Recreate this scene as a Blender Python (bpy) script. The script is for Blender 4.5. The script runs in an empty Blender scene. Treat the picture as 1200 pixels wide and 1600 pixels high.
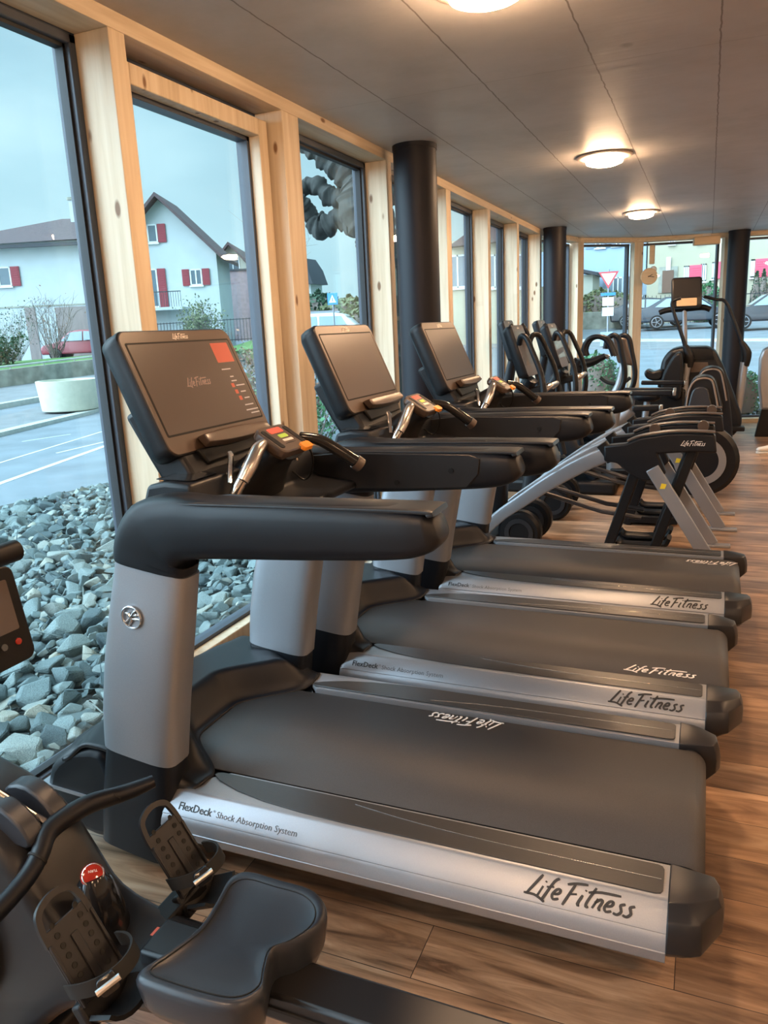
import bpy, math, random
from mathutils import Vector, Matrix
random.seed(7)
SC = bpy.context.scene
COL = SC.collection
R = math.radians
# ------------------------------------------------------------------ camera
FPX, PITCH, YAW, ROLL, CAMH = 1192.8, 0.23341, 0.402155, -0.0461497, 1.55
fw = Vector((-math.sin(YAW)*math.cos(PITCH), math.cos(YAW)*math.cos(PITCH), -math.sin(PITCH)))
r0 = Vector((math.cos(YAW), math.sin(YAW), 0)); u0 = r0.cross(fw)
rt = math.cos(ROLL)*r0 + math.sin(ROLL)*u0
up = -math.sin(ROLL)*r0 + math.cos(ROLL)*u0
CAM = Vector((0, 0, CAMH))
cd = bpy.data.cameras.new('camera'); cam = bpy.data.objects.new('camera', cd); COL.objects.link(cam)
cd.sensor_fit = 'VERTICAL'; cd.sensor_height = 32.0; cd.sensor_width = 24.0
cd.lens = 32.0*FPX/1600.0; cd.clip_start = 0.05; cd.clip_end = 500
mw = Matrix((rt, up, -fw)).transposed().to_4x4(); mw.translation = CAM
cam.matrix_world = mw
SC.camera = cam

def ray(px, py): return fw + (px-600)/FPX*rt - (py-800)/FPX*up
def at(px, py, ax, v):
    """world point on the plane ax = v that a sight line meets"""
    d = ray(px, py); i = 'xyz'.index(ax); return CAM + d*((v-CAM[i])/d[i])
SL, SY = 0.04, 14.0
def terr(x, y): return max(0.0, SL*(y-SY)) - 0.02
def gp(px, py):
    d = ray(px, py)
    if d.z < 0:
        q = CAM + d*(-CAM.z/d.z)
        if q.y < SY: return Vector((q.x, q.y, -0.02))
    return CAM + d*((CAM.z+SL*SY)/(SL*d.y-d.z))

# ------------------------------------------------------------------ materials
MT = {}
def mat(name, col=(.5, .5, .5), rough=.5, metal=0., spec=.5, bump=None, noise=None, coat=0., emit=None, estr=0., sheen=0.):
    m = bpy.data.materials.new(name); m.use_nodes = True
    nt = m.node_tree; b = nt.nodes['Principled BSDF']
    b.inputs['Base Color'].default_value = (*col, 1); b.inputs['Roughness'].default_value = rough
    b.inputs['Metallic'].default_value = metal; b.inputs['Specular IOR Level'].default_value = spec
    b.inputs['Coat Weight'].default_value = coat
    if emit: b.inputs['Emission Color'].default_value = (*emit, 1); b.inputs['Emission Strength'].default_value = estr
    if noise:   # (scale, amount, (sx,sy,sz))
        tc = nt.nodes.new('ShaderNodeTexCoord'); mp = nt.nodes.new('ShaderNodeMapping'); nz = nt.nodes.new('ShaderNodeTexNoise')
        mp.inputs['Scale'].default_value = noise[2] if len(noise) > 2 else (1, 1, 1)
        nt.links.new(tc.outputs['Object'], mp.inputs['Vector']); nt.links.new(mp.outputs[0], nz.inputs['Vector'])
        nz.inputs['Scale'].default_value = noise[0]; nz.inputs['Detail'].default_value = 6
        mx = nt.nodes.new('ShaderNodeMix'); mx.data_type = 'RGBA'
        a = noise[1]
        mx.inputs[6].default_value = (*[c*(1-a) for c in col], 1); mx.inputs[7].default_value = (*[min(1, c*(1+a)) for c in col], 1)
        cr = nt.nodes.new('ShaderNodeMapRange'); cr.inputs[1].default_value = .3; cr.inputs[2].default_value = .7
        nt.links.new(nz.outputs[0], cr.inputs[0]); nt.links.new(cr.outputs[0], mx.inputs[0]); nt.links.new(mx.outputs[2], b.inputs['Base Color'])
        if bump:
            bp = nt.nodes.new('ShaderNodeBump'); bp.inputs['Strength'].default_value = bump; bp.inputs['Distance'].default_value = .01
            nt.links.new(nz.outputs[0], bp.inputs['Height']); nt.links.new(bp.outputs[0], b.inputs['Normal'])
    MT[name] = m; return m

mat('silver', (.31, .32, .345), .40, .6, .5, noise=(400, .04))
mat('silver_bright', (.62, .63, .65), .25, .9)
mat('chrome', (.75, .75, .76), .14, 1.)
mat('chrome_brushed', (.62, .60, .58), .3, 1.)
mat('black', (.007, .007, .008), .45, 0, .26)
mat('black_soft', (.006, .007, .010), .40, 0, .34, noise=(900, .1), bump=.05)
mat('black_satin', (.013, .013, .015), .36, 0, .4)
mat('black_gloss', (.012, .012, .013), .12, 0, .5)
mat('rubber', (.014, .014, .014), .7, 0, .3)
mat('dark_metal', (.05, .05, .055), .35, .6)
mat('belt', (.048, .044, .043), .52, 0, .4, noise=(500, .18), bump=.12)
mat('inlay', (.035, .033, .032), .33, 0, .5, noise=(30, .12, (1, 40, 1)), bump=.05)
mat('console_face', (.075, .048, .034), .34, 0, .9)  # brown of the reflected warm ceiling is put into this base colour
mat('screen_glass', (.062, .043, .036), .30, 0, 1., coat=.5)  # base browned to carry the glare of the warm ceiling
mat('screen_dark', (.03, .028, .027), .2, 0, .5)
mat('letter_black', (.012, .012, .013), .5)
mat('letter_grey', (.08, .085, .095), .5)
mat('letter_white', (.75, .70, .66), .6)
mat('letter_screen', (.20, .14, .12), .4, emit=(.5, .33, .27), estr=.22)
mat('screen_red', (.25, .05, .03), .3, emit=(.9, .16, .08), estr=.35)
mat('screen_white', (.3, .3, .3), .3, emit=(.8, .7, .65), estr=.3)
mat('led_red', (.5, .05, .04), .3, emit=(1, .12, .06), estr=.8)
mat('led_green', (.2, .3, .04), .3, emit=(.7, .8, .1), estr=.5)
mat('orange', (.85, .28, .02), .4)
mat('yellow', (.8, .6, .03), .5)
mat('red_gloss', (.30, .02, .012), .12, coat=.5)
mat('seat_sky_tint', (.020, .024, .032), .36, 0, .5, noise=(700, .1), bump=.04)  # dark base colour tinted with the blue it reflects from the sky
mat('white', (.75, .75, .72), .5)
mat('column', (.008, .008, .013), .5, 0, .3)
mat('frame_dark', (.055, .065, .085), .4, 0, .4)
mat('frame_gasket', (.01, .01, .012), .6)
mat('sill', (.62, .58, .50), .45, 0, .4, noise=(6, .1, (1, 1, 1)))
mat('concrete_planter', (.50, .50, .40), .8, noise=(8, .06))
mat('kerb', (.42, .45, .42), .85, noise=(6, .12))
mat('line_paint', (.62, .66, .68), .7, noise=(5, .15))
mat('asphalt', (.175, .205, .23), .75, 0, .4, noise=(1.3, .16), bump=.2)
mat('pavement', (.18, .19, .20), .8, noise=(2.0, .14))
mat('soil', (.06, .065, .06), .95, noise=(12, .3))
mat('grass', (.07, .17, .035), .9, noise=(3.5, .35), bump=.3)
mat('render_white', (.47, .51, .52), .85, noise=(1.2, .05))
mat('render_blue', (.33, .43, .55), .85, noise=(1.0, .04))
mat('render_cream', (.45, .41, .30), .85, noise=(1.0, .05))
mat('render_beige', (.50, .50, .42), .85, noise=(1.0, .07))
mat('roof_tile', (.085, .058, .062), .8, noise=(6, .25, (1, 1, 6)), bump=.3)
mat('roof_dark', (.05, .055, .065), .8)
mat('shutter_red', (.28, .035, .05), .6)
mat('shutter_pink', (.80, .10, .17), .6)
mat('shutter_grey', (.26, .34, .42), .6)
mat('window_dark', (.10, .14, .17), .12, 0, .6)
mat('window_white', (.72, .75, .75), .5)
mat('garage', (.24, .20, .19), .7, noise=(5, .12, (1, 1, .2)))
mat('door_brown', (.16, .085, .055), .6)
mat('brick_wall', (.33, .24, .25), .9, noise=(4, .15))
mat('stone_wall', (.30, .30, .25), .9, noise=(2.5, .35), bump=.4)
mat('bark', (.045, .046, .042), .95, noise=(7, .35), bump=1.)
mat('twig', (.19, .15, .13), .9)
mat('twig_pale', (.34, .33, .31), .9)
mat('leaf_dark', (.035, .085, .045), .6, noise=(9, .4))
mat('leaf_olive', (.12, .14, .06), .7, noise=(9, .4))
mat('leaf_green', (.06, .19, .08), .6, noise=(9, .4))
mat('leaf_brown', (.24, .13, .08), .8, noise=(9, .4))
mat('car_dark', (.018, .024, .036), .3, 0, .4, coat=.3)
mat('car_grey', (.015, .015, .02), .3, 0, .4, coat=.3)
mat('car_white', (.66, .72, .76), .3, coat=.5)
mat('car_red', (.28, .03, .045), .3, coat=.5)
mat('car_glass', (.25, .33, .38), .1, 0, .8)
mat('tail_light', (.6, .02, .05), .3, emit=(1, .05, .1), estr=.6)
mat('sign_blue', (.03, .22, .65), .4)
mat('sign_white', (.78, .78, .78), .4)
mat('sign_red', (.5, .05, .06), .5)
mat('ply', (.62, .45, .27), .5, noise=(4, .1, (1, 1, 6)))
mat('trim_warm', (.24, .18, .14), .4)
mat('lamp_rim', (.30, .24, .20), .5)
mat('lamp_glow', (.9, .8, .7), .5, emit=(1.0, .63, .36), estr=190.)
mat('plaster', (.60, .56, .50), .8)
mat('fir', (.03, .09, .04), .7)

def nodes(m):
    m.use_nodes = True; return m.node_tree, m.node_tree.nodes, m.node_tree.links
def ramp(nt, stops):
    r = nt.nodes.new('ShaderNodeValToRGB'); e = r.color_ramp.elements
    while len(e) < len(stops): e.new(.5)
    for k, (p, c) in enumerate(stops): e[k].position = p; e[k].color = (*c, 1)
    return r
# spruce timber: grain runs along z (posts) or y (beams)
def timber(name, axis):
    m = mat(name, (.70, .47, .26), .5, 0, .35); nt, N, L = nodes(m); b = N['Principled BSDF']
    tc = N.new('ShaderNodeTexCoord'); mp = N.new('ShaderNodeMapping'); L.new(tc.outputs['Object'], mp.inputs[0])
    s = [16, 16, 16]; s[axis] = .9; mp.inputs['Scale'].default_value = s
    nz = N.new('ShaderNodeTexNoise'); nz.inputs['Scale'].default_value = 2.2; nz.inputs['Detail'].default_value = 5; nz.inputs['Distortion'].default_value = .4
    L.new(mp.outputs[0], nz.inputs['Vector'])
    r = ramp(nt, [(.28, (.62, .49, .33)), (.5, (.71, .585, .42)), (.75, (.77, .66, .50))]); L.new(nz.outputs[0], r.inputs[0])
    # lamella bands
    mp3 = N.new('ShaderNodeMapping'); s3 = [9, 9, 9]; s3[axis] = .45; mp3.inputs['Scale'].default_value = s3; L.new(tc.outputs['Object'], mp3.inputs[0])
    vb = N.new('ShaderNodeTexVoronoi'); vb.inputs['Scale'].default_value = 1.3; vb.distance = 'CHEBYCHEV'; vb.inputs['Randomness'].default_value = .6; L.new(mp3.outputs[0], vb.inputs['Vector'])
    hs = N.new('ShaderNodeMix'); hs.data_type = 'RGBA'; hs.blend_type = 'MULTIPLY'; hs.inputs[0].default_value = .35
    bw = N.new('ShaderNodeRGBToBW'); L.new(vb.outputs['Color'], bw.inputs[0]); r4 = ramp(nt, [(.2, (.80, .76, .70)), (.8, (1, 1, 1))]); L.new(bw.outputs[0], r4.inputs[0])
    L.new(r.outputs[0], hs.inputs[6]); L.new(r4.outputs[0], hs.inputs[7])
    # knots
    mp2 = N.new('ShaderNodeMapping'); s2 = [8.5, 8.5, 8.5]; s2[axis] = 3.6; mp2.inputs['Scale'].default_value = s2; L.new(tc.outputs['Object'], mp2.inputs[0])
    vo = N.new('ShaderNodeTexVoronoi'); vo.inputs['Scale'].default_value = 1.; L.new(mp2.outputs[0], vo.inputs['Vector'])
    kr = ramp(nt, [(.075, (1, 1, 1)), (.13, (0, 0, 0))]); L.new(vo.outputs['Distance'], kr.inputs[0])
    mx = N.new('ShaderNodeMix'); mx.data_type = 'RGBA'; L.new(kr.outputs[0], mx.inputs[0]); L.new(hs.outputs[2], mx.inputs[6]); mx.inputs[7].default_value = (.22, .115, .055, 1)
    L.new(mx.outputs[2], b.inputs['Base Color'])
timber('timber_post', 2); timber('timber_beam', 1); timber('timber_cross', 0)

# vinyl plank floor, planks along x
def floor_mat():
    m = mat('floor_planks', (.3, .17, .1), .34, 0, .5); nt, N, L = nodes(m); b = N['Principled BSDF']
    tc = N.new('ShaderNodeTexCoord')
    mp = N.new('ShaderNodeMapping'); L.new(tc.outputs['Object'], mp.inputs[0])
    br = N.new('ShaderNodeTexBrick'); br.inputs['Scale'].default_value = 1.; br.inputs['Brick Width'].default_value = 1.2; br.inputs['Row Height'].default_value = .18
    br.inputs['Mortar Size'].default_value = .0012; br.inputs['Mortar Smooth'].default_value = 0; br.inputs['Bias'].default_value = 0
    br.inputs['Color1'].default_value = (0, 0, 0, 1); br.inputs['Color2'].default_value = (1, 1, 1, 1); br.inputs['Mortar'].default_value = (.5, .5, .5, 1)
    L.new(mp.outputs[0], br.inputs['Vector'])
    # offset grain per plank
    sep = N.new('ShaderNodeVectorMath'); sep.operation = 'MULTIPLY_ADD'
    L.new(br.outputs['Color'], sep.inputs[0]); sep.inputs[1].default_value = (7, 3, 5); L.new(tc.outputs['Object'], sep.inputs[2])
    m2 = N.new('ShaderNodeMapping'); m2.inputs['Scale'].default_value = (1.1, 9., 1.); L.new(sep.outputs[0], m2.inputs[0])
    nz = N.new('ShaderNodeTexNoise'); nz.inputs['Scale'].default_value = 2.0; nz.inputs['Detail'].default_value = 9; nz.inputs['Roughness'].default_value = .62; nz.inputs['Distortion'].default_value = .9
    L.new(m2.outputs[0], nz.inputs['Vector'])
    r = ramp(nt, [(.28, (.095, .052, .030)), (.42, (.285, .175, .105)), (.56, (.45, .295, .185)), (.74, (.62, .46, .32))]); L.new(nz.outputs[0], r.inputs[0])
    m3 = N.new('ShaderNodeMapping'); m3.inputs['Scale'].default_value = (1.6, 3.2, 1.); L.new(sep.outputs[0], m3.inputs[0])
    n3 = N.new('ShaderNodeTexNoise'); n3.inputs['Scale'].default_value = 1.3; n3.inputs['Detail'].default_value = 3; L.new(m3.outputs[0], n3.inputs['Vector'])
    r3 = ramp(nt, [(.38, (.45, .42, .42)), (.6, (1.05, 1.02, 1.0))]); L.new(n3.outputs[0], r3.inputs[0])
    mx = N.new('ShaderNodeMix'); mx.data_type = 'RGBA'; mx.blend_type = 'MULTIPLY'; mx.inputs[0].default_value = .75
    L.new(r.outputs[0], mx.inputs[6]); L.new(r3.outputs[0], mx.inputs[7])
    # plank tone
    bw = N.new('ShaderNodeRGBToBW'); L.new(br.outputs['Color'], bw.inputs[0]); r5 = ramp(nt, [(0, (.78, .76, .74)), (1, (1.15, 1.12, 1.1))]); L.new(bw.outputs[0], r5.inputs[0])
    my = N.new('ShaderNodeMix'); my.data_type = 'RGBA'; my.blend_type = 'MULTIPLY'; my.inputs[0].default_value = 1.
    L.new(mx.outputs[2], my.inputs[6]); L.new(r5.outputs[0], my.inputs[7])
    jt = N.new('ShaderNodeMix'); jt.data_type = 'RGBA'; L.new(br.outputs['Fac'], jt.inputs[0]); L.new(my.outputs[2], jt.inputs[6]); jt.inputs[7].default_value = (.05, .03, .02, 1)
    L.new(jt.outputs[2], b.inputs['Base Color'])
    bp = N.new('ShaderNodeBump'); bp.inputs['Strength'].default_value = .25; bp.inputs['Distance'].default_value = .004; L.new(nz.outputs[0], bp.inputs['Height']); L.new(bp.outputs[0], b.inputs['Normal'])
floor_mat()

# board-marked concrete ceiling with formwork joints every 0.51 m in x
def ceil_mat():
    m = mat('concrete_ceiling', (.4, .37, .34), .7, 0, .35); nt, N, L = nodes(m); b = N['Principled BSDF']
    tc = N.new('ShaderNodeTexCoord'); nz = N.new('ShaderNodeTexNoise'); nz.inputs['Scale'].default_value = 1.4; nz.inputs['Detail'].default_value = 8; nz.inputs['Roughness'].default_value = .65
    L.new(tc.outputs['Object'], nz.inputs['Vector'])
    r = ramp(nt, [(.3, (.42, .40, .37)), (.5, (.50, .475, .45)), (.72, (.56, .535, .51))]); L.new(nz.outputs[0], r.inputs[0])
    sp = N.new('ShaderNodeSeparateXYZ'); L.new(tc.outputs['Object'], sp.inputs[0])
    wob = N.new('ShaderNodeTexNoise'); wob.inputs['Scale'].default_value = 14; L.new(tc.outputs['Object'], wob.inputs['Vector'])
    def joint(sock, step, off, w):
        a = N.new('ShaderNodeMath'); a.operation = 'ADD'; a.inputs[1].default_value = off; L.new(sock, a.inputs[0])
        w0 = N.new('ShaderNodeMath'); w0.operation = 'MULTIPLY_ADD'; w0.inputs[1].default_value = .012; L.new(wob.outputs[0], w0.inputs[0]); L.new(a.outputs[0], w0.inputs[2])
        p = N.new('ShaderNodeMath'); p.operation = 'PINGPONG'; p.inputs[1].default_value = step/2; L.new(w0.outputs[0], p.inputs[0])
        c = N.new('ShaderNodeMath'); c.operation = 'LESS_THAN'; c.inputs[1].default_value = w; L.new(p.outputs[0], c.inputs[0]); return c
    j1 = joint(sp.outputs['X'], .51, .51*8+.004, .0035); j2 = joint(sp.outputs['Y'], 2.1, .35, .0025)
    mx1 = N.new('ShaderNodeMath'); mx1.operation = 'MULTIPLY_ADD'; mx1.inputs[1].default_value = .35; L.new(j2.outputs[0], mx1.inputs[0])
    j1b = N.new('ShaderNodeMath'); j1b.operation = 'MULTIPLY'; j1b.inputs[1].default_value = .8; L.new(j1.outputs[0], j1b.inputs[0]); L.new(j1b.outputs[0], mx1.inputs[2])
    mx = N.new('ShaderNodeMix'); mx.data_type = 'RGBA'; L.new(mx1.outputs[0], mx.inputs[0]); L.new(r.outputs[0], mx.inputs[6]); mx.inputs[7].default_value = (.15, .115, .09, 1)
    # broad form panels tones and pock marks
    vo = N.new('ShaderNodeTexVoronoi'); vo.inputs['Scale'].default_value = 1.7; L.new(tc.outputs['Object'], vo.inputs['Vector'])
    kr = ramp(nt, [(.025, (1, 1, 1)), (.06, (0, 0, 0))]); L.new(vo.outputs['Distance'], kr.inputs[0])
    kx = N.new('ShaderNodeMix'); kx.data_type = 'RGBA'; km = N.new('ShaderNodeMath'); km.operation = 'MULTIPLY'; km.inputs[1].default_value = .45; L.new(kr.outputs[0], km.inputs[0]); L.new(km.outputs[0], kx.inputs[0])
    L.new(mx.outputs[2], kx.inputs[6]); kx.inputs[7].default_value = (.14, .12, .10, 1)
    L.new(kx.outputs[2], b.inputs['Base Color'])
    ny = N.new('ShaderNodeTexNoise'); mpy = N.new('ShaderNodeMapping'); mpy.inputs['Scale'].default_value = (1, 9, 1); L.new(tc.outputs['Object'], mpy.inputs[0]); L.new(mpy.outputs[0], ny.inputs['Vector']); ny.inputs['Scale'].default_value = 1.5
    bp = N.new('ShaderNodeBump'); bp.inputs['Strength'].default_value = .15; bp.inputs['Distance'].default_value = .01; L.new(ny.outputs[0], bp.inputs['Height']); L.new(bp.outputs[0], b.inputs['Normal'])
    b.inputs['Roughness'].default_value = .5
ceil_mat()

# thin architectural glass: see-through with a fresnel reflection, faint tint
def glass_mat():
    m = bpy.data.materials.new('glazing'); nt, N, L = nodes(m); N.clear(); o = N.new('ShaderNodeOutputMaterial')
    t = N.new('ShaderNodeBsdfTransparent'); t.inputs[0].default_value = (.90, .965, .97, 1)
    g = N.new('ShaderNodeBsdfGlossy'); g.inputs['Roughness'].default_value = .015
    ge = N.new('ShaderNodeNewGeometry'); dt = N.new('ShaderNodeVectorMath'); dt.operation = 'DOT_PRODUCT'; L.new(ge.outputs['Normal'], dt.inputs[0]); L.new(ge.outputs['Incoming'], dt.inputs[1])
    def mth(op, a_, b_=None):
        q = N.new('ShaderNodeMath'); q.operation = op; L.new(a_, q.inputs[0])
        if b_ is not None: q.inputs[1].default_value = b_
        return q.outputs[0]
    ab_ = mth('ABSOLUTE', dt.outputs['Value']); om = N.new('ShaderNodeMath'); om.operation = 'SUBTRACT'; om.inputs[0].default_value = 1; L.new(ab_, om.inputs[1])
    pw = mth('POWER', om.outputs[0], 5); mu = N.new('ShaderNodeMath'); mu.operation = 'MULTIPLY_ADD'; L.new(pw, mu.inputs[0]); mu.inputs[1].default_value = .96; mu.inputs[2].default_value = .035
    x = N.new('ShaderNodeMixShader'); L.new(mu.outputs[0], x.inputs[0]); L.new(t.outputs[0], x.inputs[1]); L.new(g.outputs[0], x.inputs[2]); L.new(x.outputs[0], o.inputs[0])
    MT['glazing'] = m
glass_mat()
# crushed stone: each object or mesh island gets its own grey-green
def stone_mat():
    m = mat('stone', (.3, .36, .36), .85, 0, .3); nt, N, L = nodes(m); b = N['Principled BSDF']
    gm = N.new('ShaderNodeNewGeometry'); oi = N.new('ShaderNodeObjectInfo')
    ad = N.new('ShaderNodeMath'); ad.operation = 'ADD'; L.new(gm.outputs['Random Per Island'], ad.inputs[0]); L.new(oi.outputs['Random'], ad.inputs[1])
    fr = N.new('ShaderNodeMath'); fr.operation = 'FRACT'; L.new(ad.outputs[0], fr.inputs[0])
    r = ramp(nt, [(0, (.06, .085, .095)), (.35, (.125, .168, .175)), (.75, (.20, .25, .25)), (.93, (.26, .285, .265)), (1, (.33, .325, .27))]); L.new(fr.outputs[0], r.inputs[0])
    tc = N.new('ShaderNodeTexCoord'); nz = N.new('ShaderNodeTexNoise'); nz.inputs['Scale'].default_value = 22; nz.inputs['Detail'].default_value = 7; L.new(tc.outputs['Object'], nz.inputs['Vector'])
    r2 = ramp(nt, [(.3, (.62, .62, .62)), (.7, (1.22, 1.22, 1.18))]); L.new(nz.outputs[0], r2.inputs[0])
    mx = N.new('ShaderNodeMix'); mx.data_type = 'RGBA'; mx.blend_type = 'MULTIPLY'; mx.inputs[0].default_value = 1; L.new(r.outputs[0], mx.inputs[6]); L.new(r2.outputs[0], mx.inputs[7])
    L.new(mx.outputs[2], b.inputs['Base Color'])
    bp = N.new('ShaderNodeBump'); bp.inputs['Strength'].default_value = .5; bp.inputs['Distance'].default_value = .01; L.new(nz.outputs[0], bp.inputs['Height']); L.new(bp.outputs[0], b.inputs['Normal'])
stone_mat()

# ------------------------------------------------------------------ mesh helpers
class MB:
    def __init__(s): s.v = []; s.f = []
    def add(s, vs, fs):
        o = len(s.v); s.v += [tuple(v) for v in vs]; s.f += [tuple(i+o for i in f) for f in fs]; return s
    def box(s, x0, x1, y0, y1, z0, z1):
        return s.add([(x0, y0, z0), (x1, y0, z0), (x1, y1, z0), (x0, y1, z0), (x0, y0, z1), (x1, y0, z1), (x1, y1, z1), (x0, y1, z1)],
                     [(3, 2, 1, 0), (4, 5, 6, 7), (0, 1, 5, 4), (1, 2, 6, 5), (2, 3, 7, 6), (3, 0, 4, 7)])
    def obox(s, c, ax, ay, az):      # oriented box: centre and half-vectors
        c = Vector(c); ax = Vector(ax); ay = Vector(ay); az = Vector(az); P = []
        for k in (-1, 1):
            for i, j in ((-1, -1), (1, -1), (1, 1), (-1, 1)): P.append(c+ax*i+ay*j+az*k)
        return s.add(P, [(3, 2, 1, 0), (4, 5, 6, 7), (0, 1, 5, 4), (1, 2, 6, 5), (2, 3, 7, 6), (3, 0, 4, 7)])
    def bar(s, a, b, w, h, upv=(0, 0, 1)):  # rectangular bar a->b
        a = Vector(a); b = Vector(b); d = (b-a); l = d.length; d = d/l; u = Vector(upv); sd = d.cross(u).normalized(); u = sd.cross(d)
        return s.obox((a+b)/2, d*(l/2), sd*(w/2), u*(h/2))
    def prism(s, pts, y0, y1, plane='xz'):   # outline extruded; plane xz: pts=(x,z) along y; xy: along z; yz: along x
        n = len(pts)
        def mk(p, t): return {'xz': (p[0], t, p[1]), 'xy': (p[0], p[1], t), 'yz': (t, p[0], p[1])}[plane]
        vs = [mk(p, y0) for p in pts]+[mk(p, y1) for p in pts]
        fs = [tuple(range(n)), tuple(range(2*n-1, n-1, -1))]+[(i, n+i, n+(i+1) % n, (i+1) % n) for i in range(n)]
        return s.add(vs, fs)
    def rings(s, rs, close=True, caps=True):
        n = len(rs[0]); vs = [p for r in rs for p in r]; fs = []
        for k in range(len(rs)-1):
            for i in range(n if close else n-1):
                j = (i+1) % n; fs.append((k*n+i, k*n+j, (k+1)*n+j, (k+1)*n+i))
        if caps: fs.append(tuple(range(n-1, -1, -1))); fs.append(tuple(range((len(rs)-1)*n, len(rs)*n)))
        return s.add(vs, fs)
    def tube(s, path, rad, n=10, caps=True, smooth=0):
        P = [Vector(p) for p in path]
        if smooth: P, rad = spl(P, rad, smooth)
        if not hasattr(rad, '__len__'): rad = [rad]*len(P)
        rs = []; T0 = (P[1]-P[0]).normalized(); u = T0.orthogonal().normalized()
        for k, p in enumerate(P):
            T = (P[min(k+1, len(P)-1)]-P[max(k-1, 0)]).normalized(); u = (u-T*u.dot(T)).normalized(); w = T.cross(u)
            rs.append([p+(u*math.cos(a)+w*math.sin(a))*rad[k] for a in [2*math.pi*i/n for i in range(n)]])
        return s.rings(rs, caps=caps)
    def sweep(s, path, wy, hv, y, e=4., n=20, sm=6):
        """section swept along an x-z path; wy width in y, hv thickness across the path; superellipse exponent e"""
        P = [Vector((p[0], 0, p[1])) for p in path]; wy = wy if hasattr(wy, '__len__') else [wy]*len(P); hv = hv if hasattr(hv, '__len__') else [hv]*len(P)
        if sm:
            P2, W = spl(P, wy, sm); _, Hh = spl(P, hv, sm); P = P2; wy = W; hv = Hh
        rs = []
        for k, p in enumerate(P):
            T = (P[min(k+1, len(P)-1)]-P[max(k-1, 0)]).normalized(); v = Vector((-T.z, 0, T.x)); r = []
            for i in range(n):
                a = 2*math.pi*i/n; c, d = math.cos(a), math.sin(a)
                cc = math.copysign(abs(c)**(2/e), c); dd = math.copysign(abs(d)**(2/e), d)
                r.append(p+Vector((0, y+cc*wy[k]/2, 0))+v*(dd*hv[k]/2))
            rs.append(r)
        return s.rings(rs)
    def lathe(s, prof, c, axis=(0, 0, 1), n=24, hole=False):   # prof (r, h)
        c = Vector(c); A = Vector(axis).normalized(); u = A.orthogonal().normalized(); w = A.cross(u)
        rs = [[c+A*h+(u*math.cos(a)+w*math.sin(a))*max(r, 1e-4) for a in [2*math.pi*i/n for i in range(n)]] for r, h in prof]
        if hole: return s.rings(rs+[rs[0]], caps=False)
        return s.rings(rs)
    def build(s, name, m, parent=None, bevel=0, seg=2, ang=35, sub=0, mtx=None):
        me = bpy.data.meshes.new(name); me.from_pydata(s.v, [], s.f); me.update()
        import bmesh
        bm = bmesh.new(); bm.from_mesh(me); bmesh.ops.recalc_face_normals(bm, faces=bm.faces)
        if mtx is not None: bmesh.ops.transform(bm, matrix=mtx, verts=bm.verts)
        bm.to_mesh(me); bm.free()
        me.materials.append(MT[m] if isinstance(m, str) else m)
        o = bpy.data.objects.new(name, me); COL.objects.link(o)
        if parent: o.parent = parent
        for p in me.polygons: p.use_smooth = True
        if bevel:
            b = o.modifiers.new('bevel', 'BEVEL'); b.width = bevel; b.segments = seg; b.limit_method = 'ANGLE'; b.angle_limit = R(ang)
            b.harden_normals = False
            me.set_sharp_from_angle(angle=R(89))
        elif sub:
            b = o.modifiers.new('sub', 'SUBSURF'); b.levels = sub; b.render_levels = sub
        else: me.set_sharp_from_angle(angle=R(ang))
        return o
def spl(P, rad, k):
    """Catmull-Rom resample; rad resampled too"""
    if not hasattr(rad, '__len__'): rad = [rad]*len(P)
    out = []; ro = []; n = len(P)
    for i in range(n-1):
        a, b, c, d = P[max(i-1, 0)], P[i], P[i+1], P[min(i+2, n-1)]
        ra, rb, rc, rd = rad[max(i-1, 0)], rad[i], rad[i+1], rad[min(i+2, n-1)]
        for j in range(k):
            t = j/k; f = lambda a, b, c, d: .5*((2*b)+(c-a)*t+(2*a-5*b+4*c-d)*t*t+(3*b-a-3*c+d)*t**3)
            out.append(f(a, b, c, d)); ro.append(rb+(rc-rb)*t)
    out.append(P[-1]); ro.append(rad[-1]); return out, ro
def tag(o, label=None, cat=None, group=None, kind=None):
    if label: o['label'] = label
    if cat: o['category'] = cat
    if group: o['group'] = group
    if kind: o['kind'] = kind
    return o
def empty(name, loc=(0, 0, 0), rz=0, label=None, cat=None, group=None):
    o = bpy.data.objects.new(name, None); COL.objects.link(o); o.location = loc; o.rotation_euler = (0, 0, rz); o.empty_display_size = .05
    return tag(o, label, cat, group)
def copy_tree(o, parent=None):
    c = o.copy(); COL.objects.link(c); c.parent = parent
    for ch in list(o.children): copy_tree(ch, c)
    return c
def struct(o): o['kind'] = 'structure'; return o
def frame_mtx(o, xd, yd):
    x = Vector(xd).normalized(); z = x.cross(Vector(yd)).normalized(); y = z.cross(x); m = Matrix((x, y, z)).transposed().to_4x4(); m.translation = Vector(o); return m
def rrect(w, h, r, n=4):
    P = []
    for cx, cy, a0 in ((w/2-r, h/2-r, 0), (-w/2+r, h/2-r, 90), (-w/2+r, -h/2+r, 180), (w/2-r, -h/2+r, 270)):
        for i in range(n+1):
            a = R(a0+90*i/n); P.append((cx+r*math.cos(a), cy+r*math.sin(a)))
    return P
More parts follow.
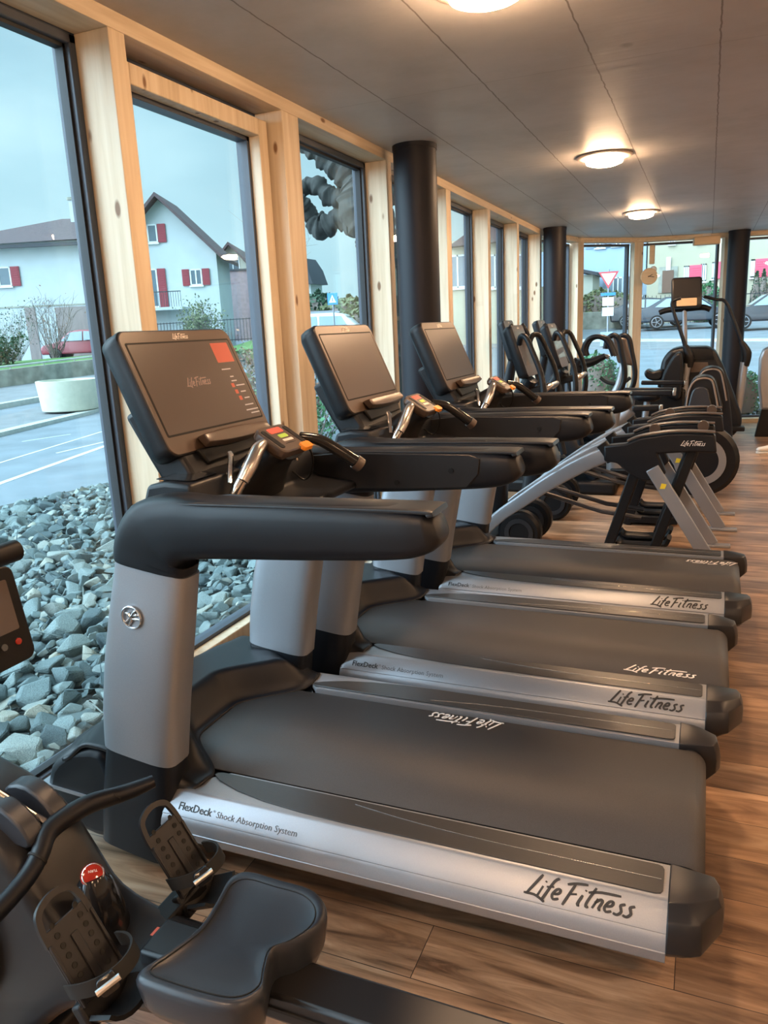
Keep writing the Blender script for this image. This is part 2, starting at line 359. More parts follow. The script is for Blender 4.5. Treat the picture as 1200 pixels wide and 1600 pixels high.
def text_obj(s, name, size, m, mtx, parent, bold=False, width=None):
    cu = bpy.data.curves.new(name, 'FONT'); cu.body = s; cu.size = 1.0; cu.extrude = .012; cu.offset = .012 if bold else -.004; cu.resolution_u = 2
    t = bpy.data.objects.new('tmp', cu); COL.objects.link(t); dg = bpy.context.evaluated_depsgraph_get()
    me = bpy.data.meshes.new_from_object(t.evaluated_get(dg)); bpy.data.objects.remove(t)
    xs = [v.co.x for v in me.vertices]; w = max(xs)-min(xs); k = (width/w) if width else size
    me.transform(mtx @ Matrix.Scale(k, 4) @ Matrix.Translation((-min(xs), 0, 0))); me.materials.clear(); me.materials.append(MT[m]); me.name = name
    o = bpy.data.objects.new(name, me); COL.objects.link(o); o.parent = parent; return o
def _e(x): return [(x, .27), (x+.2, .33), (x+.2, .5), (x+.06, .48), (x-.03, .22), (x+.08, .05), (x+.27, .12)]
def _s(x): return [(x+.2, .52), (x+.04, .44), (x+.1, .3), (x+.15, .17), (x+.05, .03), (x-.12, .07)]
SCRIPT = [[(.30, .98), (.16, .55), (.0, .05)], [(-.12, .06), (.3, .06), (.62, -.06), (.80, -.16)], [(.50, .5), (.44, .06)], [(.53, .68), (.55, .74)],
          [(.98, .96), (.84, .80), (.72, .2), (.66, -.12)], [(.64, .50), (.92, .56)], _e(1.0),
          [(1.66, .88), (1.58, .4), (1.50, -.10)], [(1.36, .80), (1.7, .92), (2.12, .96)], [(1.60, .42), (1.86, .48)],
          [(2.08, .5), (2.02, .08), (2.12, .05)], [(2.12, .68), (2.14, .74)], [(2.46, .92), (2.34, .3), (2.36, .06), (2.46, .08)], [(2.24, .66), (2.7, .78), (3.45, .80)],
          [(2.68, .5), (2.60, .06)], [(2.62, .3), (2.78, .48), (2.88, .42), (2.84, .1), (2.94, .06)], _e(3.06), _s(3.52), _s(3.88)]
def script_logo(name, width, m, mtx, parent, stroke=.125, slant=.30):
    """the brush-script maker's lettering, as flat raised strokes"""
    mb = MB()
    for st in SCRIPT:
        P = [Vector((p[0]+slant*p[1], p[1], 0)) for p in st]
        if len(P) > 2: P, _ = spl(P, 1, 3)
        n = len(P); rs = []
        for k, p in enumerate(P):
            T = (P[min(k+1, n-1)]-P[max(k-1, 0)]).normalized(); nn = Vector((-T.y, T.x, 0)); w = stroke/2*(1.0 if 0 < k < n-1 else .75)
            rs.append([p+nn*w, p-nn*w, p-nn*w+Vector((0, 0, .02)), p+nn*w+Vector((0, 0, .02))])
        mb.rings(rs)
    k = width/4.55
    return mb.build(name, m, parent, mtx=mtx @ Matrix.Scale(k, 4) @ Matrix.Translation((.1, 0, 0)))
# ================================================================== ROOM
XW, XG, HC, BZ = -1.93, -2.08, 2.655, 2.595      # inner timber face, its outer face, ceiling, beam underside
FAR = [(-1.93, 9.98), (-1.66, 11.22), (-.955, 11.86), (.185, 12.21), (1.6, 12.55), (2.9, 12.9), (6.2, 13.2)]
OUTL = [(-2.16, -4.2), (-2.16, 10.02)]+[(x-.12 if k < 2 else x, y+.2) for k, (x, y) in enumerate(FAR[1:])]+[(6.4, -4.2)]
struct(MB().prism(OUTL, -.12, 0, 'xy').build('floor', 'floor_planks'))
struct(MB().prism(OUTL, HC, HC+.3, 'xy').build('ceiling', 'concrete_ceiling'))
struct(MB().box(6.2, 6.4, -4.2, 13.4, 0, HC).build('wall_right', 'plaster'))
struct(MB().box(-2.16, 6.4, -4.4, -4.2, 0, HC).build('wall_back', 'plaster'))
nt_ = [0]
def trim(mb, m, **k):
    nt_[0] += 1; return struct(mb.build('trim_%d' % nt_[0], m, **k))
trim(MB().box(XG, XW, -4.2, 10.0, BZ, HC), 'timber_beam', bevel=.002)
trim(MB().box(-2.16, XG, -4.2, 10.02, BZ-.01, HC), 'frame_dark')
trim(MB().box(XG, XW, -4.2, 9.95, 0, .035), 'sill', bevel=.003)
trim(MB().box(-2.16, XG, -4.2, 10.02, -.1, .05), 'frame_dark', bevel=.004)
POSTS = [(-3.75, -3.665), (-2.53, -2.445), (-1.29, -1.205), (-.07, .015), (1.12, 1.205), (2.338, 2.422), (3.515, 3.679), (4.83, 4.916), (6.06, 6.176), (7.303, 7.395), (8.509, 8.601), (9.74, 9.84)]
for a, b in POSTS: trim(MB().box(XG, XW, a, b, .03, BZ), 'timber_post', bevel=.003)
def window(n, a, b, z0=.05, z1=BZ-.005):
    w = empty('window_%d' % n, (0, 0, 0)); struct(w)
    f = MB(); t = .032
    for (p, q, r, s_) in ((a, a+t, z0, z1), (b-t, b, z0, z1), (a, b, z0, z0+t), (a, b, z1-t, z1)): f.box(-2.155, XG+.006, p, q, r, s_)
    f.build('frame', 'frame_dark', w, bevel=.004)
    g = MB(); t2 = .012
    for (p, q, r, s_) in ((a+t, a+t+t2, z0+t, z1-t), (b-t-t2, b-t, z0+t, z1-t), (a+t, b-t, z0+t, z0+t+t2), (a+t, b-t, z1-t-t2, z1-t)): g.box(-2.13, -2.095, p, q, r, s_)
    g.build('gasket', 'frame_gasket', w)
    MB().box(-2.122, -2.112, a+t, b-t, z0+t, z1-t).build('pane', 'glazing', w)
    return w
gaps = [(POSTS[i][1], POSTS[i+1][0]) for i in range(len(POSTS)-1)]
n = 0
for i, (a, b) in enumerate(gaps):
    n += 1
    if i != 5: window(n, a, b)
    else:     # opening casement with a timber sash
        w = empty('window_%d' % n); struct(w)
        f = MB(); z0, z1 = .05, 2.565
        for (p, q, r, s_) in ((a, a+.03, z0, z1), (b-.03, b, z0, z1), (a, b, z0, .12), (a, b, z1-.012, z1)): f.box(-2.155, -2.055, p, q, r, s_)
        f.build('frame', 'frame_dark', w, bevel=.003)
        s = MB(); A, B, Z0, Z1, t = a+.02, b-.03, .12, 2.545, .075
        s.prism([(A, Z0), (B, Z0), (B, Z1), (A, Z1)][::-1], -2.06, -2.0, 'yz') if False else None
        for (p, q, r, s_) in ((A, A+t, Z0, Z1), (B-t, B, Z0, Z1), (A+t, B-t, Z0, Z0+t), (A+t, B-t, Z1-t, Z1)): s.box(-2.06, -2.0, p, q, r, s_)
        s.build('sash', 'timber_post', w, bevel=.004)
        g = MB(); P0, P1, q0, q1 = A+t-.012, B-t+.012, Z0+t-.012, Z1-t+.012; t2 = .03
        for (p, q, r, s_) in ((P0, P0+t2, q0, q1), (P1-t2, P1, q0, q1), (P0, P1, q0, q0+t2), (P0, P1, q1-t2, q1)): g.box(-2.12, -2.06, p, q, r, s_)
        g.build('gasket', 'frame_dark', w)
        MB().box(-2.098, -2.088, P0+.02, P1-.02, q0+.02, q1-.02).build('pane', 'glazing', w)
# far facade: timber posts at the bends, panes between
def far_post(p, d, wd=.10, dep=.15):
    d = Vector((d[0], d[1], 0)).normalized(); nn = Vector((-d.y, d.x, 0)); c = Vector((p[0], p[1], 0))+nn*dep/2
    trim(MB().obox((c.x, c.y, BZ/2), d*wd/2, nn*dep/2, (0, 0, BZ/2)), 'timber_post', bevel=.003)
wn = n
def facade(p, q, last=False):
    global wn
    p = Vector((*p, 0)); q = Vector((*q, 0)); d = (q-p).normalized(); nn = Vector((-d.y, d.x, 0)); L_ = (q-p).length
    m = (p+q)/2+nn*.075
    trim(MB().obox((m.x, m.y, (BZ+HC)/2), d*(L_/2+.03), nn*.075, (0, 0, (HC-BZ)/2)), 'timber_cross', bevel=.002)
    trim(MB().obox((m.x, m.y, .03), d*(L_/2), nn*.075, (0, 0, .03)), 'timber_cross', bevel=.002)
    wn += 1; w = empty('window_%d' % wn); struct(w)
    a = p+d*.055; b = q-d*.055; o = nn*.18; f = MB(); z0, z1 = .06, BZ-.01; t = .03
    for s_, e_ in ((a, a+d*t), (b-d*t, b)):
        c = (s_+e_)/2+o; f.obox((c.x, c.y, (z0+z1)/2), d*t/2, nn*.035, (0, 0, (z1-z0)/2))
    for z in (z0+t/2, z1-t/2):
        c = (a+b)/2+o; f.obox((c.x, c.y, z), d*(b-a).length/2, nn*.035, (0, 0, t/2))
    f.build('frame', 'frame_dark', w)
    c = (a+b)/2+o; MB().obox((c.x, c.y, (z0+z1)/2), d*((b-a).length/2-t), nn*.005, (0, 0, (z1-z0)/2-t)).build('pane', 'glazing', w)
for k in range(len(FAR)-1): facade(FAR[k], FAR[k+1])
for k in range(1, len(FAR)-1):
    d = Vector(FAR[k+1])-Vector(FAR[k-1]); far_post(FAR[k], d, .13 if k != 3 else .06)
# round columns
def column(x, y, r=.135):
    o = MB().lathe([(0, 0), (r, 0), (r, HC-.03), (r+.004, HC-.03), (r+.004, HC), (0, HC)], (0, 0, 0), n=48).build('column', 'column'); o.location = (x, y, 0); return o
for (x, y, lab) in ((-1.74, 4.84, 'thick round black column behind the second treadmill console'), (-1.76, 9.78, 'slim looking round black column at the bend of the glazed wall'), (.33, 12.02, 'round black column in front of the street window')):
    struct(tag(column(x, y), lab, 'column'))

# ceiling lamps
def lamp(x, y, lab=None):
    r = empty('ceiling_lamp', (x, y, HC), 0, lab or 'round opal ceiling lamp out over the rest of the hall', 'ceiling lamp', 'round ceiling lamps')
    MB().lathe([(.0, 0), (.19, 0), (.192, -.008), (.175, -.016), (.125, -.014), (.0, -.014)], (0, 0, 0), n=40).build('rim', 'lamp_rim', r)
    MB().lathe([(.0, -.0142), (.122, -.0142), (.128, -.03), (.12, -.05), (.085, -.063), (0, -.066)], (0, 0, 0), n=32).build('diffuser', 'lamp_glow', r)
    return r
lamp(-.735, 2.78, 'bright round ceiling lamp cut by the top of the view over the first treadmill')
lamp(-.72, 5.87, 'round ceiling lamp with a wide dark rim over the gap behind the treadmills')
lamp(-.72, 9.07, 'small looking round ceiling lamp close to the street windows')
for x in (1.9, 4.4):
    for y in (-2.6, .4, 3.4, 6.4, 9.4): lamp(x, y)
for y in (-.4, -3.0): lamp(-.73, y)

# small things on the far wall
cl = empty('wall_clock', (0, 0, 0), 0, 'round pale wooden wall clock hung on the timber post between street windows', 'clock')
cp = at(1014, 432, 'y', 11.74); fd = Vector((.13, -1, 0)).normalized()
MB().lathe([(0, 0), (.108, 0), (.113, .008), (.113, .022), (.108, .03), (.0, .03)], cp, fd, 40).build('dial', 'ply', cl)
rx = Vector((fd.y*-1, fd.x, 0)).normalized(); cf = cp+fd*.032
for ang, l, nm in ((100, .07, 'minute_hand'), (62, .05, 'hour_hand')):
    d = rx*math.cos(R(90-ang))*1+Vector((0, 0, math.sin(R(90-ang)))); MB().bar(cf-d*.015, cf+d*l, .008, .003, fd).build(nm, 'black', cl)
b = at(1019, 398, 'y', 11.78)
tag(MB().obox(b, (.035, 0, 0), (0, .03, 0), (0, 0, .125)).build('wall_speaker', 'ply', bevel=.008), 'small upright wooden box fixed to the post above the clock', 'speaker')
b = at(1021, 421, 'y', 11.80)
al = tag(MB().lathe([(0, 0), (.045, 0), (.045, .02), (.03, .045), (0, .05)], b, (0, -1, 0), 20).build('alarm_sounder', 'white'), 'small white round alarm sounder beside the clock', 'alarm')
b = at(1104, 376, 'y', 11.75)
em = empty('emergency_light', (0, 0, 0), 0, 'beige boxy emergency light under the ceiling beside the third column', 'emergency light')
MB().obox(b, (.165, .03, 0), (-.01, .06, 0), (0, 0, .055)).build('housing', 'ply', em, bevel=.012)
MB().obox(b+Vector((0, 0, .07)), (.05, 0, 0), (0, .03, 0), (0, 0, .02)).build('bracket', 'plaster', em)

# ================================================================== TREADMILLS
def treadmill(name, lab):
    t = empty(name, (0, 0, 0), 0, lab, 'treadmill', 'treadmills lined up along the window wall')
    # under body and motor housing
    MB().box(-.32, 1.40, -.30, .30, .05, .235).build('base_frame', 'black', t, bevel=.02)
    nose = MB()
    ps = [(-.04, .07), (-.30, .055), (-.42, .075), (-.475, .14), (-.485, .20), (-.455, .27), (-.425, .305), (-.36, .350), (-.28, .368), (-.228, .366), (-.19, .26), (-.04, .25)]
    nose.prism(ps, -.43, .43); nose.build('motor_housing', 'black_soft', t, bevel=.028, seg=3, ang=30)
    MB().prism([(-.05, .185), (-.30, .192), (-.45, .20), (-.492, .205), (-.492, .214), (-.45, .21), (-.30, .203), (-.05, .196)], -.434, .434).build('silver_strip', 'silver', t)
    # dished hood cover in front of the belt
    N, K = 64, 44; vs = []; fs = []
    def sm(v): v = max(0, min(1, v)); return v*v*(3-2*v)
    for i in range(N+1):
        y = -.432+.864*i/N; ay = abs(y)/.445
        xe = -.115+.20*sm((abs(y)-.09)/.24)-.02*sm((abs(y)-.36)/.09)
        for j in range(K+1):
            s_ = j/K; x0 = -.44+.05*sm((abs(y)-.3)/.14); x = xe+(x0-xe)*s_; d = xe-x
            side = sm((abs(y)-.27)/.09)
            zi = .274+.112*sm((d-.004)/.088)      # dish rising to the rim in the middle
            zs = .291+.094*sm(d/.20)            # wing over the rails
            z = zi*(1-side)+zs*side
            z -= .07*sm((s_-.72)/.28)**1.5+.05*sm((abs(y)-.39)/.042)*(1-sm((s_-.35)/.3))
            vs.append((x, y, z))
    for i in range(N):
        for j in range(K): a = i*(K+1)+j; fs.append((a, a+1, a+K+2, a+K+1))
    hd = MB().add(vs, fs).build('hood_cover', 'black_soft', t, ang=60); so = hd.modifiers.new('s', 'SOLIDIFY'); so.thickness = .012; so.offset = -1
    # belt
    prof = [(-.20, .262), (-.1, .270), (0, .2725), (1.395, .2725)]+[(1.395+.046*math.sin(R(a)), .2265+.046*math.cos(R(a))) for a in (15, 30, 45, 60, 75, 90, 110, 135, 160, 180)]+[(1.0, .18), (1.0, .19)]
    top = prof; bm_ = MB(); rs = [[(x, -.270, z) for x, z in top], [(x, .270, z) for x, z in top]]
    bm_.rings(rs, close=False, caps=False); be = bm_.build('belt', 'belt', t, ang=50); so = be.modifiers.new('s', 'SOLIDIFY'); so.thickness = .004; so.offset = -1
    MB().tube([(1.395, -.288, .2265), (1.395, .288, .2265)], .040, 20).build('roller', 'dark_metal', t)
    for sd in (-1, 1):
        MB().box(-.1, 1.36, sd*.27 if sd > 0 else -.288, .288 if sd > 0 else -.27, .20, .262).build('belt_channel', 'black', t)
        # silver side rail
        pr = [(-.287, .262), (-.289, .281), (-.400, .284), (-.408, .2828), (-.414, .279), (-.4555, .2375), (-.4585, .233), (-.4565, .230), (-.459, .227), (-.466, .215), (-.470, .195), (-.4665, .1925), (-.4695, .190), (-.466, .165), (-.452, .150), (-.42, .147), (-.30, .15)]
        rs = []
        for x, kz in ((.008, .72), (.0, .8), (.004, .93), (.018, 1.), (.3, 1.), (.9, 1.), (1.362, 1.)):
            r = []
            for y, z in pr:
                zz = .215+(z-.215)*kz; xx = x
                if x < .1: xx = x+max(0, (y+.40))*1.0*(1 if z > .25 else .2)
                r.append((xx, sd*y*-1 if sd > 0 else y, zz))
            rs.append(r)
        ra = MB().rings(rs).build('side_rail', 'silver', t, ang=28)
        # dark foot pad let into the rail
        pad = [(.11, .300), (1.335, .300), (1.346, .304), (1.350, .314), (1.350, .388), (1.346, .397), (1.335, .401), (.55, .401), (.42, .397), (.30, .386), (.20, .366), (.12, .338), (.090, .318), (.094, .305)]
        MB().prism([(x, sd*y) for x, y in pad], .283, .2865, 'xy').build('foot_pad', 'inlay', ra, bevel=.001)
        ln = MB().tube([(.55, sd*.318, .2868), (.72, sd*.338, .2868), (.95, sd*.350, .2868), (1.345, sd*.352, .2868)], .0012, 4, smooth=4).build('groove', 'silver_bright', ra)
        # rear end cap
        e = MB(); P0 = [(1.362, .284), (1.47, .300), (1.482, .33), (1.478, .37), (1.435, .452), (1.415, .462), (1.362, .470)]
        P1 = [(1.362, .287), (1.45, .300), (1.46, .33), (1.45, .37), (1.41, .44), (1.40, .448), (1.362, .455)]
        rs = [[(x-.02*(x > 1.4), sd*(y-.03 if y > .4 else y), .150) for x, y in P1], [(x, sd*y, .172) for x, y in P1], [(x-.0, sd*(y+.004 if y > .4 else y), .195) for x, y in P0], [(x, sd*y, .235) for x, y in P0], [(x-.004*(x > 1.4), sd*(y-.012 if y > .4 else y), .262) for x, y in P0], [(x-.012*(x > 1.4), sd*(y-.05 if y > .42 else y), .2845) for x, y in P0]]
        e.rings(rs).build('end_cap', 'black_satin', t, bevel=.005, ang=25)
        MB().lathe([(0, 0), (.03, 0), (.034, .01), (.026, .06), (0, .06)], (1.22, sd*.24, 0), n=18).build('foot', 'rubber', t)
        MB().lathe([(0, 0), (.03, 0), (.034, .01), (.026, .06), (0, .06)], (-.25, sd*.33, 0), n=18).build('foot', 'rubber', t)
        # post: black boot, silver shell
        MB().sweep([(-.135, .06), (-.115, .20), (-.09, .34), (-.082, .395)], [.128, .126, .118, .110], [.258, .252, .243, .236], sd*.395, e=5).build('post_boot', 'black_soft', t)
        po = MB(); zs = [.385, .50, .65, .80, .90, .965]; po.sweep([(-.083, .385), (-.067, .50), (-.038, .65), (-.003, .80), (.022, .90), (.037, .965)], [.118, .12, .118, .112, .106, .104], [.252, .258, .256, .247, .238, .234], sd*.397, e=4.2, n=28)
        sh = po.build('post', 'silver', t, ang=40)
        if sd < 0:
            c = at(205, 965, 'y', 1.982-.458)-Vector((-1.384, 1.982, 0)); c.y = -.4575
            k = MB(); k.tube([(c.x+.031*math.cos(R(a)), c.y, c.z+.031*math.sin(R(a))) for a in range(0, 361, 15)], .0035, 8)
            for st in ([(-.024, -.016), (-.006, -.004), (.012, .016), (.02, .022)], [(-.018, .012), (-.008, .008), (.0, -.006), (-.012, -.024)], [(-.002, -.004), (.014, -.004), (.028, -.004)], [(.004, .004), (.016, .008), (.026, .006)]):
                k.tube([(c.x+p[0], c.y, c.z+p[1]) for p in st], [.002]+[.0045]*(len(st)-2)+[.002], 6, smooth=3)
            k.build('emblem', 'silver_bright', sh)
        # padded arm with elbow
        ar = MB().sweep([(.037, .962), (.044, .995), (.075, 1.046), (.145, 1.075), (.25, 1.080), (.50, 1.091), (.70, 1.099), (.785, 1.103), (.83, 1.110), (.852, 1.117)],
                        [.106, .112, .125, .13, .13, .13, .13, .125, .115, .08], [.236, .240, .225, .178, .155, .146, .132, .118, .094, .05], sd*.405, e=3.6, n=28, sm=7).build('arm', 'black_soft', t, ang=60)
        MB().sweep([(.17, 1.146), (.30, 1.149), (.80, 1.158), (.835, 1.150)], .106, .012, sd*.405, e=5).build('arm_top', 'black_satin', ar)
        ins = [(.04, 1.02), (.10, 1.135), (.25, 1.152), (.70, 1.152), (.735, 1.14), (.73, 1.09), (.69, 1.045), (.5, 1.035), (.2, 1.025)]
        i_ = [(x, z) for x, z in ins]; yy = sd*(.405-.0655); MB().prism(i_, yy-.004, yy+.006).build('inner_panel', 'black_satin', ar, bevel=.003)
        for bx, bz in ((.64, 1.10), (.45, 1.055)): MB().lathe([(0, 0), (.009, 0), (.009, .004), (0, .004)], (bx, yy-sd*.004, bz), (0, -sd, 0), 12).build('bolt', 'black', ar)
    # cross tray with cup holders
    tr = MB().prism([(-.045, 1.08), (-.01, 1.168), (.05, 1.178), (.135, 1.174), (.145, 1.075), (.30, 1.055), (.30, 1.03), (.10, 1.01), (-.03, 1.03)], -.35, .35).build('console_tray', 'black_soft', t, bevel=.012, seg=3)
    for sd in (-1, 1):
        c = MB(); P = rrect(.13, .13, .02); rs = [[(x+.055, y+sd*.255, 1.1785) for x, y in P], [(x*.9+.055, y*.88+sd*.255, 1.1795) for x, y in P], [(x*.85+.055, y*.83+sd*.255, 1.1782) for x, y in P], [(x*.8+.055, y*.78+sd*.255, 1.1780) for x, y in P]]
        c.rings(rs).build('cup_holder', 'black_gloss', tr)
        MB().tube([(.155, sd*.195, 1.15), (.15, sd*.18, 1.185), (.135, sd*.15, 1.215), (.125, sd*.14, 1.225)], .009, 10, smooth=4).build('trim_bar', 'chrome', tr)
    # neck
    MB().prism([(-.04, 1.12), (-.095, 1.21), (-.17, 1.34), (-.11, 1.37), (-.01, 1.27), (.04, 1.20), (.07, 1.14)], -.225, .225).build('console_neck', 'black_soft', t, bevel=.015, seg=3)
    # display: frame leaning back
    w, h = .545, .385; cxx, czz = -.052, 1.405; tl = R(23.5)
    ux = Vector((-math.sin(tl), 0, math.cos(tl))); yv = Vector((0, 1, 0)); nn = Vector((math.cos(tl), 0, math.sin(tl)))
    M0 = Matrix((yv, ux, nn)).transposed().to_4x4(); M0.translation = Vector((cxx, 0, czz))
    P = rrect(w, h, .035, 6)
    body = MB().rings([[(x*.90, y*.93, -.085) for x, y in P], [(x*.97, y*.98, -.07) for x, y in P], [(x, y, -.045) for x, y in P], [(x, y, -.004) for x, y in P], [(x*.99, y*.985, 0) for x, y in P]]).build('display', 'black_soft', t, mtx=M0, ang=50)
    MB().rings([[(x, y, 0) for x, y in rrect(w*.985, h*.975, .033, 6)], [(x, y, .003) for x, y in rrect(w*.98, h*.965, .032, 6)]]).build('display_bezel', 'console_face', body, mtx=M0)
    MB().prism(rrect(.507, .287, .006, 2), .0028, .0036, 'xy').build('screen_border', 'rubber', body, mtx=M0 @ Matrix.Translation((0, .010, 0)))
    MB().prism(rrect(.495, .275, .004, 2), .003, .0045, 'xy').build('screen', 'screen_glass', body, mtx=M0 @ Matrix.Translation((0, .010, 0)))
    script_logo('logo', .083, 'letter_white', M0 @ Matrix.Translation((-.035, .160, .0035)), body, .12)
    # ledge under the screen
    lp = []
    for k in range(13):
        a = -1+2*k/12; lp.append([(a*.165+.03, -.150+.010*(1-a*a), .004), (a*.17+.03, -.152, .040), (a*.172+.03, -.180-.010*(1-a*a), .048), (a*.165+.03, -.190-.008*(1-a*a), .02)])
    MB().rings(lp).build('tablet_ledge', 'console_face', body, mtx=M0, bevel=.004)
    MB().prism([(-.16, -.185), (.20, -.185), (.19, -.225), (-.14, -.235)], -.045, .012, 'xy').build('ledge_mount', 'black', body, mtx=M0, bevel=.006)
    # control bridge below the display
    MB().sweep([(.10, 1.08), (.14, 1.15), (.20, 1.20), (.255, 1.215)], [.26, .22, .16, .12], [.14, .12, .08, .05], 0, e=3).build('bridge', 'black', t)
    kt = R(50); kx = Vector((math.cos(R(33)), 0, math.sin(R(33))*-1)); K0 = frame_mtx((.225, 0, 1.252), (0, 1, 0), (-kx.x, 0, -kx.z))
    P = rrect(.165, .118, .025, 5)
    kp = MB().rings([[(x*.9, y*.9, -.034) for x, y in P], [(x, y, -.022) for x, y in P], [(x, y, -.002) for x, y in P], [(x*.96, y*.95, .002) for x, y in P]]).build('keypad', 'console_face', t, mtx=K0)
    MB().prism(rrect(.07, .022, .004), .002, .0035, 'xy').build('red_display', 'led_red', kp, mtx=K0 @ Matrix.Translation((.0, .034, 0)))
    MB().prism(rrect(.045, .015, .003), .002, .0035, 'xy').build('speed_display', 'led_green', kp, mtx=K0 @ Matrix.Translation((.005, .006, 0)))
    MB().prism(rrect(.055, .010, .003), .002, .003, 'xy').build('key_row', 'letter_white', kp, mtx=K0 @ Matrix.Translation((.005, -.014, 0)))
    for sx in (-1, 1): MB().prism(rrect(.022, .085, .008), .002, .0038, 'xy').build('rocker_key', 'screen_dark', kp, mtx=K0 @ Matrix.Translation((sx*.062, 0, 0)))
    MB().rings([[(x, y, 0) for x, y in rrect(.058, .030, .010)], [(x*.92, y*.88, .012) for x, y in rrect(.058, .030, .010)]]).build('stop_button', 'orange', kp, mtx=K0 @ Matrix.Translation((.045, -.058, -.004)))
    g = MB().tube([(.205, -.08, 1.245), (.205, -.115, 1.232), (.202, -.155, 1.195), (.190, -.185, 1.155)], [.015, .020, .021, .018], 14, smooth=5).build('grip', 'chrome_brushed', t)
    MB().tube([(.187, -.183, 1.155), (.172, -.20, 1.12), (.155, -.215, 1.06)], [.017, .0165, .016], 14, smooth=4).build('grip_stem', 'chrome', g)
    g = MB().tube([(.235, .085, 1.243), (.28, .13, 1.225), (.325, .17, 1.185), (.365, .205, 1.145)], [.014, .018, .019, .02], 14, smooth=5).build('grip', 'black_gloss', t)
    MB().tube([(.362, .203, 1.148), (.376, .216, 1.132)], [.024, .024], 16).build('grip_cap', 'console_face', g)
    MB().tube([(.23, .075, 1.25), (.26, .105, 1.19), (.25, .12, 1.13), (.22, .12, 1.10), (.19, .10, 1.13)], .003, 6, smooth=5).build('safety_cord', 'black', t)
    # marks on the outer face of the near rail
    yv2 = Vector((0, .0415, .0415)).normalized()
    for sd, rot in ((-1, 0),):
        B0 = Vector((.050, -.4470, .2460)); m = frame_mtx(B0+Vector((0, -.0006, .0006)), (1, 0, 0), yv2)
        text_obj('FlexDeck', 'rail_text', 1, 'letter_black', m, t, True, .112); text_obj('®', 'rail_text', 1, 'letter_grey', m @ Matrix.Translation((.114, .012, 0)), t, False, .007)
        text_obj('Shock Absorption System', 'rail_text', 1, 'letter_grey', m @ Matrix.Translation((.128, .0, 0)), t, False, .255)
        script_logo('rail_logo', .262, 'letter_black', frame_mtx((1.045, -.4505, .2435), (1, 0, 0), yv2) @ Matrix.Diagonal((1, .88, 1, 1)), t, .115)
    return t
T1 = treadmill('treadmill', 'grey and black treadmill standing first in the row, its screen showing a menu'); T1.location = (-1.384, 1.982, 0)
T1_MENU = T1
T2 = copy_tree(T1); T2.location = (-1.306, 3.007, 0); T2.rotation_euler.z = -.006
T2['label'] = 'middle treadmill of three, its blank screen glaring with lamp light'
T3 = copy_tree(T1); T3.location = (-1.230, 4.041, 0); T3.rotation_euler.z = -.010
T3['label'] = 'treadmill in front of the thick black column, next to the silver framed striders'
def kid(t, stem):
    return [c for c in t.children if c.name.split('.')[0] == stem][0]
# belt lettering, wherever each belt stopped
for t, (x, y, fl) in ((T1, (.825, .262, -1)), (T2, (1.075, -.235, 1)), (T3, (1.43, .225, -1))):
    script_logo('belt_logo', .265, 'letter_white', frame_mtx((x, y, .2735), (fl, 0, 0), (0, fl, 0)), t, .10)
# menu on the first screen
tl = R(23.5); M0 = Matrix(((0, 1, 0), (-math.sin(tl), 0, math.cos(tl)), (math.cos(tl), 0, math.sin(tl)))).transposed().to_4x4(); M0.translation = Vector((-.052, 0, 1.405))
dsp = kid(T1, 'display'); scr = kid(dsp, 'screen')
MB().prism(rrect(.095, .068, .002), .0046, .0050, 'xy').build('menu_tile', 'screen_red', scr, mtx=M0 @ Matrix.Translation((.185, .105, 0)))
mm = MB(); 
for k, (x, y, w_) in enumerate(((.165, .047, .05), (.178, .02, .02), (.18, .005, .03), (.205, -.012, .05), (.205, -.035, .03), (.21, -.058, .03), (.205, -.082, .05), (.21, -.100, .07), (.22, -.112, .05))): mm.prism([(x-w_/2, y-.002), (x+w_/2, y-.002), (x+w_/2, y+.002), (x-w_/2, y+.002)], .0046, .0049, 'xy')
mm.build('menu_text', 'screen_white', scr, mtx=M0)
mm = MB()
for x, y in ((.163, -.010), (.168, -.033), (.174, -.056)): mm.prism([(x-.008, y-.007), (x+.008, y-.007), (x+.008, y+.007), (x-.008, y+.007)], .0046, .0050, 'xy')
mm.build('menu_text', 'screen_red', scr, mtx=M0)
script_logo('screen_logo', .13, 'letter_screen', M0 @ Matrix.Translation((-.07, .005, .0046)), scr, .12)
# ================================================================== OUTSIDE
# terrain: level near the building, rising gently further along the street
def ground(name, pts, m, dz=0., kind='structure', res=None):
    """flat-ish polygon laid on the terrain, split at y = SY"""
    mb = MB(); P = [Vector((x, y)) for x, y in pts]
    def clip(P, s):
        out = []
        for i in range(len(P)):
            a, b = P[i], P[(i+1) % len(P)]; ia = (a.y-SY)*s >= 0; ib = (b.y-SY)*s >= 0
            if ia: out.append(a)
            if ia != ib: out.append(a+(b-a)*((SY-a.y)/(b.y-a.y)))
        return out
    for s in (-1, 1):
        Q = clip(P, s)
        if len(Q) > 2:
            n = len(Q); t_ = [(q.x, q.y, terr(q.x, q.y)+dz) for q in Q]; b_ = [(q.x, q.y, terr(q.x, q.y)+dz-.3) for q in Q]
            mb.add(t_+b_, [tuple(range(n)), tuple(range(2*n-1, n-1, -1))]+[(i, n+i, n+(i+1) % n, (i+1) % n) for i in range(n)])
    o = mb.build(name, m); o['kind'] = kind; return o
ground('ground', [(-160, -40), (-2.2, -40), (-2.2, 10.3), (-1.6, 12.3), (6.4, 13.6), (40, 13.6), (60, 140), (-160, 140)], 'asphalt', -.06)
k0, k1 = gp(0, 676), gp(160, 636); kd = (k1-k0); kd.z = 0; kd.normalize(); kn = Vector((-kd.y, kd.x, 0))
